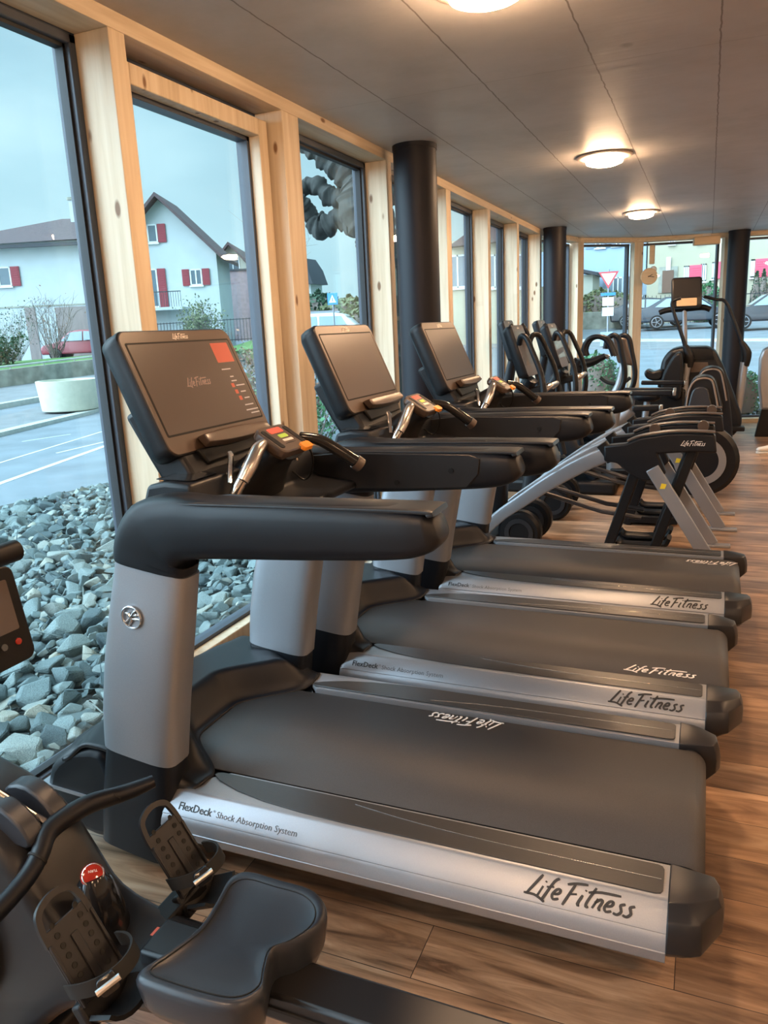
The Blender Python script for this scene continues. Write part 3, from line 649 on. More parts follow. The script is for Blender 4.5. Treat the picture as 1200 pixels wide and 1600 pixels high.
def strip(name, p, q, wd, m, dz, kind='structure', ext=(30, 30)):
    d = (q-p); d.z = 0; d.normalize(); n_ = Vector((-d.y, d.x, 0)); a = p-d*ext[0]; b = q+d*ext[1]
    return ground(name, [(a.x, a.y), (b.x, b.y), ((b+n_*wd).x, (b+n_*wd).y), ((a+n_*wd).x, (a+n_*wd).y)], m, dz, kind)
strip('kerb', k0, k1, .28, 'kerb', .02, ext=(20, 8))
strip('verge_ground', k0+kn*.28, k1+kn*.28, 1.9, 'pavement', .0, ext=(20, 8))
l0, l1 = gp(0, 747), gp(160, 692); strip('road_line', l0, l1, .10, 'line_paint', -.056, ext=(8, 6))
for (a, b, w_) in (((0, 715), (160, 668), .05), ((90, 700), (165, 683), .05), ((35, 683), (110, 672), .04)):
    p, q = gp(*a), gp(*b); strip('road_line', p, q, w_, 'line_paint', -.057, ext=(0, 0))
a0, a1 = gp(0, 635), gp(160, 606); strip('kerb', a0, a1, .3, 'kerb', .08, ext=(25, 10)); n2 = Vector((-(a1-a0).normalized().y, (a1-a0).normalized().x, 0))
strip('pavement', a0+n2*.3, a1+n2*.3, 5.5, 'pavement', .06, ext=(25, 10))
# garden wall with rail, ground behind it
w0, w1 = gp(0, 607), gp(155, 585); wd = (w1-w0).normalized(); wn_ = Vector((-wd.y, wd.x, 0)).normalized()
wa = w0-wd*9; wb = w1+wd*3.0
gw = empty('garden_wall', (0, 0, 0), 0, 'low mossy garden wall with a pale rail along the far pavement', 'garden wall')
mb = MB()
for i in range(24):
    p = wa+(wb-wa)*(i/24); q = wa+(wb-wa)*((i+1)/24); z = terr(0, (p.y+q.y)/2); m_ = (p+q)/2
    mb.obox((m_.x, m_.y, z+.28), (q-p)/2*1.01, wn_*.12, (0, 0, .34))
mb.build('masonry', 'stone_wall', gw)
mb = MB(); mb.tube([(p.x, p.y, terr(0, p.y)+.72) for p in [wa+(wb-wa)*(i/12) for i in range(13)]], .035, 8); mb.build('top_rail', 'kerb', gw)
mb = MB()
for i in range(12): p = wa+(wb-wa)*(i/12); mb.tube([(p.x, p.y, terr(0, p.y)+.5), (p.x, p.y, terr(0, p.y)+.72)], .02, 6)
mb.build('rail_posts', 'kerb', gw)
ground('grass', [((wa+wn_*.2).x, (wa+wn_*.2).y), ((wb+wn_*.2).x, (wb+wn_*.2).y), (wb.x-3.2, wb.y+6.), (wa.x-14, wa.y+9)], 'grass', .42, 'stuff')
ground('lawn', [(gp(330, 575).x, gp(330, 575).y), (gp(440, 560).x, gp(440, 560).y), (gp(440, 560).x-2, gp(440, 560).y+16), (gp(330, 575).x-6, gp(330, 575).y+14)], 'grass', .55, 'stuff')
# planter
pb = gp(111, 641); pl = tag(MB().lathe([(0, 0), (.60, 0), (.64, .02), (.705, .70), (.70, .72), (.62, .72), (.60, .62), (0, .60)], (0, 0, 0), n=48).build('planter', 'concrete_planter'), 'round white concrete planter on the traffic island', 'planter'); pl.location = (pb.x, pb.y, terr(pb.x, pb.y)+.03)
# ---------------- gravel bank of crushed stone
ground('gravel_bed', [(-2.17, -3.5), (-2.17, 10.1), (-1.9, 11.3), (-3.2, 12.5), (-6.1, 8.3), (-6.4, 6.4), (-6.9, 4.2), (-7.2, -3.5)], 'soil', .0)
import bmesh
def rock_mesh(i):
    rnd = random.Random(100+i); bm = bmesh.new()
    sx, sy, sz = 1, rnd.uniform(.6, .95), rnd.uniform(.42, .75)
    for k in range(15):
        v = Vector((rnd.gauss(0, 1), rnd.gauss(0, 1), rnd.gauss(0, 1))).normalized(); v *= rnd.uniform(.82, 1.08); bm.verts.new((v.x*sx, v.y*sy, v.z*sz))
    r_ = bmesh.ops.convex_hull(bm, input=bm.verts); bmesh.ops.delete(bm, geom=[v for v in bm.verts if not v.link_faces], context='VERTS')
    bmesh.ops.bevel(bm, geom=list(bm.edges), offset=.055, segments=1, affect='EDGES', profile=.6)
    me = bpy.data.meshes.new('stone'); bm.to_mesh(me); bm.free(); me.materials.append(MT['stone']); return me
rocks = [rock_mesh(i) for i in range(10)]
rdat = [([v.co.copy() for v in m.vertices], [tuple(p.vertices) for p in m.polygons]) for m in rocks]
cand = []; rnd = random.Random(5)
def edge_x(y): return -6.35+.1*max(0, y-3)**1.1*.7 if y < 7 else -6.0+(y-7)*.75
y = -1.6
while y < 11.6:
    x = -2.24
    while x > edge_x(y):
        near = max(0, min(1, (math.hypot(x, y)-2.2)/5)); 
        s = rnd.lognormvariate(math.log(.056), .33); s = min(s, .13)
        if x < -2.17-s*.9: cand.append((x+rnd.uniform(-.02, .02), y+rnd.uniform(-.05, .05), s))
        x -= s*rnd.uniform(.95, 1.5)
    y += .075
def in_view(p):
    d = Vector(p)-CAM; z = d.dot(fw); 
    return z > 0 and abs(d.dot(rt)/z*FPX) < 640 and -850 < -d.dot(up)/z*FPX < 820
vis = []; rest = []
for c in cand:
    p = (c[0], c[1], 0); (vis if in_view(p) else rest).append(c)
def first_win(c):   # seen clear through the first pane, beside the first treadmill
    d = Vector((c[0], c[1], 0))-CAM; z = d.dot(fw); px = 600+FPX*d.dot(rt)/z; py = 800-FPX*d.dot(up)/z
    return (px < 175 and py < 1230) or (300 < px < 385 and 880 < py < 1030)
vis.sort(key=lambda c: (0 if first_win(c) else 1, -c[2]/math.hypot(c[0], c[1])))
def rock_xf(c, k):
    x, y, s = c; rr = random.Random(int((x*977+y*131)*1000)); 
    rot = Matrix.Rotation(rr.uniform(0, 6.28), 4, 'Z') @ Matrix.Rotation(rr.uniform(-.5, .5), 4, 'X') @ Matrix.Rotation(rr.uniform(-.4, .4), 4, 'Y')
    z = -.005+s*.30+rr.uniform(0, .045)
    return Matrix.Translation((x, y, z)) @ rot @ Matrix.Scale(s, 4)
for k, c in enumerate(vis[:300]):
    o = bpy.data.objects.new('stone', rocks[k % 10]); COL.objects.link(o); o.matrix_world = rock_xf(c, k)
    tag(o, 'grey green angular crushed stone lying in the gravel bank outside the glazing', 'stone', 'crushed stones of the gravel bank')
mb = MB()
for k, c in enumerate(vis[300:]+[c for c in rest if c[1] > -.6]):
    M_ = rock_xf(c, k); v, f = rdat[k % 10]; mb.add([M_ @ q for q in v], f)
tag(mb.build('gravel', 'stone', ang=20), 'bank of loose grey green crushed stone between facade and road', 'gravel', kind='stuff')
# pebbles filling gaps
mb = MB(); rr = random.Random(3)
for k in range(2600):
    y = rr.uniform(-.6, 9); x = rr.uniform(edge_x(y), -2.2)
    M_ = rock_xf((x, y, rr.uniform(.018, .034)), k); v, f = rdat[k % 10]; mb.add([M_ @ q for q in v], f)
tag(mb.build('gravel', 'stone', ang=20), 'small stone chips filling the gaps of the gravel bank', 'gravel', kind='stuff')

# ---------------- plants
def shrub(name, loc, h, rx, n, m_leaf, m_twig, lab, cat, group=None, leaf=.03, seed=1, upright=.6, leaves=600):
    """twiggy shrub: forked stems plus small leaves"""
    rr = random.Random(seed); r = empty(name, loc, 0, lab, cat, group); st = MB(); tips = []
    for i in range(n):
        a = rr.uniform(0, 6.28); sp = rr.uniform(.1, 1)*rx; hh = h*rr.uniform(.6, 1)
        p = [Vector((rr.uniform(-.1, .1)*rx, rr.uniform(-.1, .1)*rx, 0))]
        for k in range(1, 5):
            t = k/4; p.append(Vector((math.cos(a)*sp*t**upright+rr.uniform(-.05, .05)*h, math.sin(a)*sp*t**upright+rr.uniform(-.05, .05)*h, hh*t)))
        w0_ = .006+.004*h; st.tube(p, [w0_, w0_*.8, w0_*.6, w0_*.45, w0_*.25], 4, caps=False)
        for k in range(6):
            j = rr.randint(1, 3); b = p[j].lerp(p[j+1], rr.random()); a2 = rr.uniform(0, 6.28); l = h*rr.uniform(.12, .34); e = b+Vector((math.cos(a2)*l*.7, math.sin(a2)*l*.7, l*rr.uniform(.2, .9)))
            st.tube([b, b.lerp(e, .5)+Vector((0, 0, .03*h)), e], [w0_*.4, w0_*.3, w0_*.15], 3, caps=False); tips += [b.lerp(e, rr.random()), e]
    st.build('stems', m_twig, r)
    if leaves:
        lf = MB()
        for i in range(leaves):
            c = rr.choice(tips)+Vector((rr.gauss(0, .05*h), rr.gauss(0, .05*h), rr.gauss(0, .05*h))); u = Vector((rr.gauss(0, 1), rr.gauss(0, 1), rr.gauss(0, 1))).normalized(); v_ = u.orthogonal().normalized(); s_ = leaf*rr.uniform(.6, 1.3)
            lf.add([c-u*s_, c+v_*s_*.5, c+u*s_, c-v_*s_*.5], [(0, 1, 2, 3)])
        lf.build('foliage', m_leaf, r)
    return r
def tz(x, y): return (x, y, terr(x, y))
# hedge of scrub beyond windows two and three
q = [(-5.6, 9.2, 1.35, .8, 'leaf_olive', 'brown and green scrubby shrub at the gravel edge, seen past the second display'), (-5.9, 10.6, 1.5, .9, 'leaf_brown', 'russet leaved shrub growing behind the gravel bank'),
     (-6.6, 11.9, 1.2, .9, 'leaf_olive', 'thin twiggy shrub before the lawn edge'), (-4.6, 8.4, .9, .7, 'leaf_green', 'low green shrub among the stones outside the third window')]
for k, (x, y, h, rx, ml, lab) in enumerate(q): shrub('shrub', tz(x, y), h, rx, 34, ml, 'twig', lab, 'shrub', 'scrub along the gravel bank', .035, 20+k, leaves=700)
b = gp(385, 600); shrub('shrub', (b.x, b.y, b.z), 1.1, 1.6, 46, 'leaf_brown', 'twig_pale', 'pale leafless shrub with russet leaves below the green lawn', 'shrub', None, .05, 31, leaves=700)
b = gp(30, 575); shrub('shrub', (b.x, b.y, b.z+.3), 2.6, 1.5, 40, 'leaf_dark', 'twig_pale', 'bare pale shrub in the garden before the white house', 'shrub', None, .05, 32, leaves=500)
b = gp(88, 572); shrub('shrub', (b.x, b.y, b.z+.3), 3.0, 1.2, 34, 'leaf_brown', 'twig', 'tall bare shrub between the narrow door and the garage', 'shrub', None, .05, 33, leaves=60)
b = gp(2, 585); shrub('shrub', (b.x, b.y, b.z+.2), 1.3, 1.2, 40, 'leaf_dark', 'twig', 'dark evergreen shrub behind the garden wall', 'shrub', None, .08, 34, leaves=1500)
b = gp(322, 560); shrub('shrub', (b.x, b.y, b.z+.2), 2.2, 1.2, 40, 'leaf_olive', 'twig', 'grey green bush before the gable house corner', 'shrub', None, .07, 35, leaves=1600)
b = gp(372, 553); shrub('bare_tree', (b.x-20, b.y+40, b.z+1.5), 12.5, 3.5, 40, 'leaf_brown', 'twig_pale', 'thin bare tree rising beyond the far gable', 'tree', None, .08, 36, leaves=0)

# pollarded plane tree
tb = empty('plane_tree', (0, 0, 0), 0, 'thick pollarded plane tree with knobbly branches outside the third window', 'tree')
def knob_tube(path, rad, n=22, k=10, seed=2, amp=.16):
    P, Rr = spl([Vector(p) for p in path], rad, k); rr = random.Random(seed); rs = []; u = (P[1]-P[0]).orthogonal().normalized()
    for i, p in enumerate(P):
        T = (P[min(i+1, len(P)-1)]-P[max(i-1, 0)]).normalized(); u = (u-T*u.dot(T)).normalized(); w_ = T.cross(u); sw = 1+amp*.9*math.sin(i*.75+seed)+amp*.4*math.sin(i*1.9)
        rs.append([p+(u*math.cos(a)+w_*math.sin(a))*Rr[i]*sw*(1+rr.uniform(-amp, amp)*.35+amp*.5*math.sin(a*3+i*.5)) for a in [2*math.pi*j/n for j in range(n)]])
    return rs
Y = 12.
def A(px, py, y=Y): return at(px, py, 'y', y)
tm = MB(); bx = A(592, 540); tm.rings(knob_tube([(bx.x, Y, -.05), A(596, 470), A(592, 400), A(585, 360), A(572, 330), A(566, 300), A(560, 285)], [.40, .32, .31, .36, .44, .42, .30], amp=.05)); tm.build('trunk', 'bark', tb, ang=180)
for k, (pa, ra) in enumerate((([A(560, 318), A(535, 312), A(515, 306), A(495, 290), A(478, 292), A(466, 300, 11.8), A(450, 310, 11.6)], [.22, .16, .15, .14, .12, .10, .12]),
                              ([A(556, 345), A(530, 342), A(512, 352), A(500, 354), A(487, 340), A(476, 322, 11.8), A(468, 312, 11.7)], [.26, .16, .17, .20, .14, .12, .10]),
                              ([A(556, 292), A(538, 272), A(520, 258), A(500, 240), A(480, 226), A(455, 212, 12.3)], [.26, .18, .17, .16, .15, .13]),
                              ([A(575, 290), A(575, 265), A(580, 235), A(590, 210)], [.26, .2, .18, .15]),
                              ([A(590, 310), A(615, 290), A(640, 280), A(660, 250)], [.26, .2, .18, .14]))):
    MB().rings(knob_tube(pa, ra, seed=5+k, amp=.17)).build('branch', 'bark', tb, ang=180)

# ---------------- white house with gable (own frame: u along the facade, v into depth)
def local(px, py, base, o, e):   # u,z of a pixel on the vertical facade plane
    nrm = Vector((-e.y, e.x, 0)); d = ray(px, py); t_ = (o-CAM).dot(nrm)/d.dot(nrm); q_ = CAM+d*t_; return ((q_-o).dot(e), q_.z)
def house(name, o, e, lab, cat='house'):
    h = empty(name, o, math.atan2(e.y, e.x), lab, cat); return h
def win(h, u0, u1, z0, z1, sh=None, v=0., curtains=True, depth=.1):
    f = MB(); t_ = .07
    for (a, b, c, d) in ((u0, u0+t_, z0, z1), (u1-t_, u1, z0, z1), (u0, u1, z0, z0+t_), (u0, u1, z1-t_, z1), ((u0+u1)/2-t_/2, (u0+u1)/2+t_/2, z0, z1)): f.box(a, b, v-.05, v+.02, c, d)
    f.box(u0-.05, u1+.05, v-.12, v, z0-.08, z0); w_ = f.build('window', 'window_white', h); MB().box(u0+.03, u1-.03, v-.03, v-.01, z0+.03, z1-.03).build('pane', 'window_dark', w_)
    if sh:
        m_, sides, sw = sh
        for sd in sides:
            a = u0-sw-.03 if sd < 0 else u1+.03; s_ = MB(); s_.box(a, a+sw, v-.07, v-.02, z0, z1)
            for k in range(int((z1-z0)/.12)): s_.box(a+.06, a+sw-.06, v-.085, v-.07, z0+.06+k*.12, z0+.12+k*.12)
            s_.build('shutter', m_, h)
ho = Vector((-34.9, 31.8, 0)); he = Vector((.92, .39, 0)).normalized(); gz = .74
H1 = house('house', ho, he, 'white two-storey house with red shutters, gable roof and chimney across the road')
hb = MB(); hb.box(-8, 6.5, 0, 8.5, gz-.3, 6.95); hb.prism([(5.4, gz-.3), (11.35, gz-.3), (11.35, 6.1), (8.55, 8.75), (5.4, 5.8)], 0, 3.6); hb.build('walls', 'render_white', H1)
rf = MB(); e0 = -.55
rf.add([(-8.6, e0, 6.75), (6.2, e0, 6.95), (5.9, 4.2, 8.65), (1.8, 4.2, 8.65), (-8.6, 9, 6.75), (6.2, 9, 6.95), (-2.4, 4.2, 8.1)], [(0, 1, 2, 3, 6), (4, 6, 3, 2, 5), (0, 6, 4), (1, 5, 2)])
rf.build('roof', 'roof_tile', H1, ang=10); 
rg = MB(); 
for sd in (-1, 1):
    x1 = 8.58+sd*3.25; rg.add([(8.58, -.7, 9.02), (x1, -.7, 5.72), (x1, 4, 5.72), (8.58, 4, 9.02), (8.58, -.7, 8.82), (x1, -.7, 5.52), (x1, 4, 5.52), (8.58, 4, 8.82)], [(0, 1, 2, 3), (7, 6, 5, 4), (0, 4, 5, 1), (1, 5, 6, 2), (2, 6, 7, 3), (3, 7, 4, 0)])
rg.build('gable_roof', 'roof_tile', H1, ang=10)
MB().box(-8.4, 6.2, -.6, -.45, 6.62, 6.78).build('gutter', 'roof_dark', H1)
c = MB().box(2.65, 3.2, 3.3, 3.9, 8.0, 9.5).build('chimney', 'render_white', H1); MB().box(2.6, 3.25, 3.25, 3.95, 9.5, 9.65).build('chimney_cap', 'stone_wall', c)
win(H1, -1.0, .3, 4.75, 5.75, ('shutter_red', (1,), .45))
win(H1, 7.35, 8.35, 6.62, 7.55, ('shutter_red', (1,), .42)); win(H1, 9.85, 10.5, 4.35, 5.2, ('shutter_red', (-1, 1), .38)); win(H1, 7.1, 8.1, 3.3, 5.3, ('shutter_red', (1,), .42))
win(H1, 10.0, 10.8, 2.2, 2.75); 
MB().box(2.4, 4.1, -.04, .05, gz, 3.55).build('garage_door', 'garage', H1); MB().box(.75, 1.3, -.04, .05, gz, 3.6).build('side_door', 'garage', H1)
MB().box(-8, 6.5, -.03, 0, 3.62, 3.70).build('cornice', 'stone_wall', H1)
tr_ = MB().box(6.6, 9.6, -1.4, 0, 3.1, 3.25).build('balcony', 'render_white', H1); rl = MB(); rl.box(6.6, 9.6, -1.4, -1.36, 4.0, 4.05)
for k in range(24): rl.box(6.62+k*.128, 6.64+k*.128, -1.39, -1.37, 3.25, 4.0)
rl.build('railing', 'dark_metal', tr_)
ff = empty('garden_fence', (0, 0, 0), 0, 'dark iron fence on the garden edge between gable house and lawn', 'fence'); fm = MB()
f0, f1 = gp(272, 540), gp(425, 527); f0 = ho+he*8.6+Vector((0, -3.2, 0)); f0.z = 0; f1 = f0+he*9.5
for k in range(60): p = f0.lerp(f1, k/59); z = terr(p.x, p.y)+.55; fm.box(p.x-.012, p.x+.012, p.y-.012, p.y+.012, z, z+1.15)
fm.bar((f0.x, f0.y, terr(0, f0.y)+1.65), (f1.x, f1.y, terr(0, f1.y)+1.65), .04, .04); fm.bar((f0.x, f0.y, terr(0, f0.y)+.65), (f1.x, f1.y, terr(0, f1.y)+.65), .04, .04); fm.build('pickets', 'dark_metal', ff)
# second, beige gable behind
o2 = Vector((-36, 47, 0)); o2 = Vector((-33.2, 50.5, 0))
def on(px, py): return local(px, py, None, o2, he)
ua = on(300, 380)[0]; ub = on(394, 415); uc = on(358, 379)
H2 = house('house', o2, he, 'beige gabled house standing behind the white one')
hw = ub[0]-uc[0]; MB().prism([(uc[0]-hw+.3, 1), (ub[0]-.3, 1), (ub[0]-.3, ub[1]), (uc[0], uc[1]-.15), (uc[0]-hw+.3, ub[1])], 0, 5).build('walls', 'render_beige', H2)
rg = MB()
for sd in (-1, 1):
    x1 = uc[0]+sd*(hw+.2); x0, z0_, z1_ = uc[0], uc[1], ub[1]-.2; rg.add([(x0, -.6, z0_), (x1, -.6, z1_), (x1, 10, z1_), (x0, 10, z0_), (x0, -.6, z0_-.2), (x1, -.6, z1_-.2), (x1, 10, z1_-.2), (x0, 10, z0_-.2)], [(0, 1, 2, 3), (7, 6, 5, 4), (0, 4, 5, 1), (1, 5, 6, 2), (2, 6, 7, 3), (3, 7, 4, 0)])
rg.build('roof', 'roof_tile', H2, ang=10)
for (px, w_) in ((341, .5), (350, .35), (365, .5)): u_, z_ = on(px, 425); win(H2, u_-w_, u_+w_, z_, z_+1.1)
u0_, z0_ = on(335, 450); u1_, z1_ = on(412, 415); u2_, z2_ = on(335, 500)
bw = empty('brick_outbuilding', o2+Vector((1.0, -2.6, 0)), math.atan2(he.y, he.x), 'low pinkish outbuilding beside the lawn', 'outbuilding'); MB().box(u0_-.5, u1_+1.5, 0, 2, 1, z1_-.5).build('walls', 'brick_wall', bw, bevel=.02); MB().box(u0_-.6, u1_+1.6, -.1, 2.1, z1_-.5, z1_-.38).build('roof', 'roof_dark', bw)

# ---------------- vehicles
def car(name, loc, rz, m_, lab, cat='car', L_=4.4, W_=1.8, H_=1.5, van=False, group=None):
    c = empty(name, loc, rz, lab, cat, group); w2 = W_/2
    if van: prof = [(-2.2, .35), (-2.25, .9), (-2.15, 1.25), (-1.45, 1.35), (-.95, H_-.06), (-.6, H_), (2.0, H_), (2.15, H_-.1), (2.25, .8), (2.2, .35)]
    else: prof = [(-2.15, .32), (-2.2, .62), (-2.05, .78), (-1.2, .92), (-.45, H_-.06), (.1, H_), (1.0, H_-.03), (1.75, 1.05), (2.1, .98), (2.2, .7), (2.15, .32)]
    k = L_/4.4; P = [(x*k, z) for x, z in prof]; rs = []
    def yw(z): return w2*(1 if z < .95 else 1-.20*(z-.95)/(H_-.95))
    n_ = len(P)
    vs = [(x, -yw(z), z) for x, z in P]+[(x, yw(z), z) for x, z in P]
    MB().add(vs, [tuple(range(n_)), tuple(range(2*n_-1, n_-1, -1))]+[(i, n_+i, n_+(i+1) % n_, (i+1) % n_) for i in range(n_)]).build('body', m_, c, bevel=.07, seg=3, ang=12)
    g_ = MB()
    if van: side = [(-1.25, 1.12), (-.85, H_-.14), (.0, H_-.12), (.0, 1.12)]; side2 = [(.1, 1.12), (.1, H_-.12), (1.9, H_-.12), (1.95, 1.12)]
    else: side = [(-1.0, .96), (-.42, H_-.12), (.28, H_-.08), (.28, .96)]; side2 = [(.36, .96), (.36, H_-.08), (.95, H_-.12), (1.45, 1.02)]
    for S_ in (side, side2):
        for sd in (-1, 1): g_.add([(x*k, sd*(yw(z)+.008), z) for x, z in S_]+[(x*k, sd*(yw(z)-.02), z) for x, z in S_], [(0, 1, 2, 3), (7, 6, 5, 4), (0, 4, 5, 1), (1, 5, 6, 2), (2, 6, 7, 3), (3, 7, 4, 0)])
    if van: g_.obox((2.21*k, 0, H_-.42), (.02, 0, 0), (0, w2*.72, 0), (0, 0, .24)); g_.obox((-1.2*k, 0, H_-.35), (.03, 0, .0), (0, w2*.8, 0), (.20*k, 0, .22))
    else: g_.obox((1.42*k, 0, 1.22), (.015, 0, 0), (0, w2*.72, 0), (-.27*k, 0, .17)); g_.obox((-.80*k, 0, 1.20), (.015, 0, 0), (0, w2*.78, 0), (.26*k, 0, .19))
    g_.build('glazing', 'car_glass', c, ang=20)
    for x in (-1.35*k, 1.35*k):
        for sd in (-1, 1):
            wh = MB().lathe([(0, -.10), (.31, -.10), (.33, -.06), (.33, .06), (.31, .10), (0, .10)], (x, sd*(w2-.09), .33), (0, 1, 0), 28).build('wheel', 'rubber', c)
            s_ = MB(); y_ = sd*(w2-.09)+sd*.102
            for j in range(5): a = j*2*math.pi/5; s_.bar((x, y_, .33), (x+.21*math.cos(a), y_, .33+.21*math.sin(a)), .03, .07, (0, 1, 0))
            s_.tube([(x+.225*math.cos(a), y_, .33+.225*math.sin(a)) for a in [2*math.pi*j/24 for j in range(25)]], .018, 6); s_.build('rim', 'silver', wh)
    for sd in (-1, 1): MB().box(2.12*k, 2.22*k, sd*w2*.62-.2, sd*w2*.62+.2, .78, .93).build('tail_light', 'tail_light', c, bevel=.02)
    if van:
        for sd in (-1, 1): MB().bar((-.6*k, sd*w2*.72, H_+.06), (1.9*k, sd*w2*.72, H_+.06), .05, .05).build('roof_rail', 'silver', c)
    return c
b = gp(140, 558); b = ho+he*4.9+Vector((0, -2.2, 0)); car('car', (b.x+.5, b.y, .78), math.atan2(he.y, he.x)+.05, 'car_red', 'small red car parked beside the garage of the white house', L_=3.8)
vp_ = at(505, 487, 'y', 27.); car('van', (vp_.x-.35, 27.6, vp_.z-1.95), R(197), 'car_white', 'white van with roof rails parked up the street by the blue sign', 'van', H_=1.9, van=True)
for (px, dx, m_, lab, y_) in ((1072, 0, 'car_dark', 'dark blue hatchback parked opposite the street windows', 40.3), (1212, 0, 'car_grey', 'black car with a lit red tail lamp at the edge of the street window', 37.5)):
    p = at(px, 514, 'y', y_); z = terr(p.x, y_)-.02; car('car', (p.x, y_, z), R(180+4) if px < 1100 else R(4), m_, lab, L_=4.4 if px < 1100 else 4.5, H_=1.5)
p = at(975, 514, 'y', 42.5); car('car', (p.x+1.3, 42.6, terr(0, 42.6)-.02), R(184), 'car_grey', 'grey car parked behind the dark blue hatchback', L_=4.0, H_=1.45)
# blue crossing sign
sp_ = at(520, 467, 'y', 24.); sg = empty('road_sign', (sp_.x, 24., terr(0, 24.)), 0, 'square blue pedestrian crossing sign above the white van', 'road sign'); hz_ = sp_.z-terr(0, 24.)
MB().tube([(0, 0, 0), (0, 0, hz_+.15)], .03, 8).build('pole', 'silver', sg); bd = MB().box(-.19, .19, -.03, -.01, hz_-.19, hz_+.19).build('plate', 'sign_blue', sg, bevel=.01)
MB().prism([(-.13, hz_-.12), (.13, hz_-.12), (0, hz_+.13)], -.036, -.031).build('triangle', 'sign_white', bd); MB().box(-.015, .015, -.040, -.036, hz_-.08, hz_+.04).build('figure', 'sign_blue', bd)
# yield sign at the junction
sp_ = at(951, 437, 'y', 30.); tz_ = terr(0, 30.); sg = empty('road_sign', (sp_.x, 30., tz_), 0, 'inverted triangular give way sign with two plates below it', 'road sign'); hz_ = sp_.z-tz_
MB().tube([(0, 0, 0), (0, 0, hz_+.35)], .03, 8).build('pole', 'silver', sg)
s1 = MB().prism([(-.36, hz_+.28), (0, hz_-.32), (.36, hz_+.28)], -.05, -.035).build('triangle', 'sign_red', sg); MB().prism([(-.26, hz_+.22), (0, hz_-.20), (.26, hz_+.22)], -.054, -.050).build('field', 'sign_white', s1)
MB().box(-.26, .26, -.05, -.035, hz_-.56, hz_-.46).build('street_plate', 'sign_blue', sg); MB().box(-.2, .2, -.05, -.035, hz_-.92, hz_-.62).build('lower_plate', 'sign_white', sg); MB().box(-.2, .2, -.06, -.03, hz_-1.28, hz_-.98).build('lower_plate', 'sign_white', sg)
MB().box(-.22, .22, -.3, .1, 0, .5).build('plinth', 'render_blue', sg)
# ---------------- houses across the street
ys = 50.; HB = house('house', Vector((0, ys, 0)), Vector((1, 0, 0)), 'pale blue house with grey shutters across the street')
def ux(px, py=450): q_ = at(px, py, 'y', ys); return q_.x, q_.z
xa, xb = ux(880)[0]-6, ux(1008)[0]; MB().box(xa, xb, 0, 9, .8, ux(950, 330)[1]).build('walls', 'render_blue', HB)
for (p0, p1, q0, q1) in ((930, 938, 388, 350), (956, 963, 385, 345), (985, 995, 378, 340), (957, 966, 460, 433), (988, 996, 462, 431)):
    x0, z0_ = ux(p0, q0); x1, z1_ = ux(p1, q1); win(HB, x0, x1+.3, z0_, z1_, ('shutter_grey', (-1, 1), .55))
hs_ = house('shed', Vector((0, ys-4, 0)), Vector((1, 0, 0)), 'low grey building with a sloping roof in front of the pale blue house', 'shed')
x0, z0_ = at(905, 430, 'y', ys-4).x, at(905, 430, 'y', ys-4).z; x1 = at(932, 430, 'y', ys-4).x
MB().box(x0-3, x1-.2, 0, 3, 1, z0_).build('walls', 'render_beige', hs_); MB().prism([(x0-3.3, z0_+1.2), (x0-3.3, z0_+1.05), (x1+.1, z0_-.1), (x1+.1, z0_+.08)], -.4, 3.4).build('roof', 'roof_dark', hs_)
yc = 47.; HCm = house('house', Vector((0, yc, 0)), Vector((1, 0, 0)), 'long cream house with pink shutters and a brown door across the street')
def uc_(px, py): q_ = at(px, py, 'y', yc); return q_.x, q_.z
MB().box(uc_(1012, 400)[0], uc_(1260, 400)[0]+12, 0, 10, .8, uc_(1100, 300)[1]).build('walls', 'render_cream', HCm)
x0, z0_ = uc_(1034, 458); x1, z1_ = uc_(1053, 422); dr = MB().box(x0, x1, -.08, .02, z0_, z1_).build('door', 'door_brown', HCm); MB().box((x0+x1)/2-.12, (x0+x1)/2+.12, -.1, -.07, z0_+1.2, z0_+1.9).build('door_pane', 'sign_white', dr); MB().box(x0-.2, x1+.2, -.05, .0, z0_, z1_+.2).build('door_surround', 'stone_wall', dr)
for (p0, p1, q0, q1, sd) in ((1068, 1077, 440, 415, (1,)), (1094, 1104, 440, 412, ()), (1112, 1121, 436, 409, (1,)), (1172, 1180, 434, 405, (1,)), (1228, 1240, 434, 405, (-1, 1))):
    x0, z0_ = uc_(p0, q0); x1, z1_ = uc_(p1, q1); win(HCm, x0, x1, z0_, z1_, ('shutter_pink', sd, .62) if sd else None)
for (p0, p1, q0, q1) in ((1045, 1055, 382, 372), (1090, 1100, 380, 365)):
    x0, z0_ = uc_(p0, q0); x1, z1_ = uc_(p1, q1); win(HCm, x0, x1, z0_, z1_+.6)
# street edge
s0, s1_ = gp(905, 532), gp(1205, 531); strip('kerb', s0, s1_, .3, 'kerb', .05, ext=(8, 12)); strip('pavement', s0+Vector((0, -3.5, 0)), s1_+Vector((0, -3.5, 0)), 3.4, 'pavement', -.03, ext=(8, 12))
sw_ = tag(MB().box(at(880, 500, 'y', 43.5).x, at(990, 500, 'y', 43.5).x, 43.4, 43.8, .9, at(940, 487, 'y', 43.5).z).build('street_wall', 'stone_wall', bevel=.03), 'low rough stone wall under the hedge of the blue house', 'wall'); sw_['kind'] = 'thing'
fe = empty('street_fence', (0, 0, 0), 0, 'dark picket fence in front of the cream house', 'fence'); fm = MB(); yf = 45.4; xa = at(1005, 470, 'y', yf).x; xb = at(1260, 470, 'y', yf).x; zt_ = at(1020, 462, 'y', yf).z; k = xa
while k < xb: fm.box(k, k+.03, yf, yf+.03, 1.2, zt_); k += .22
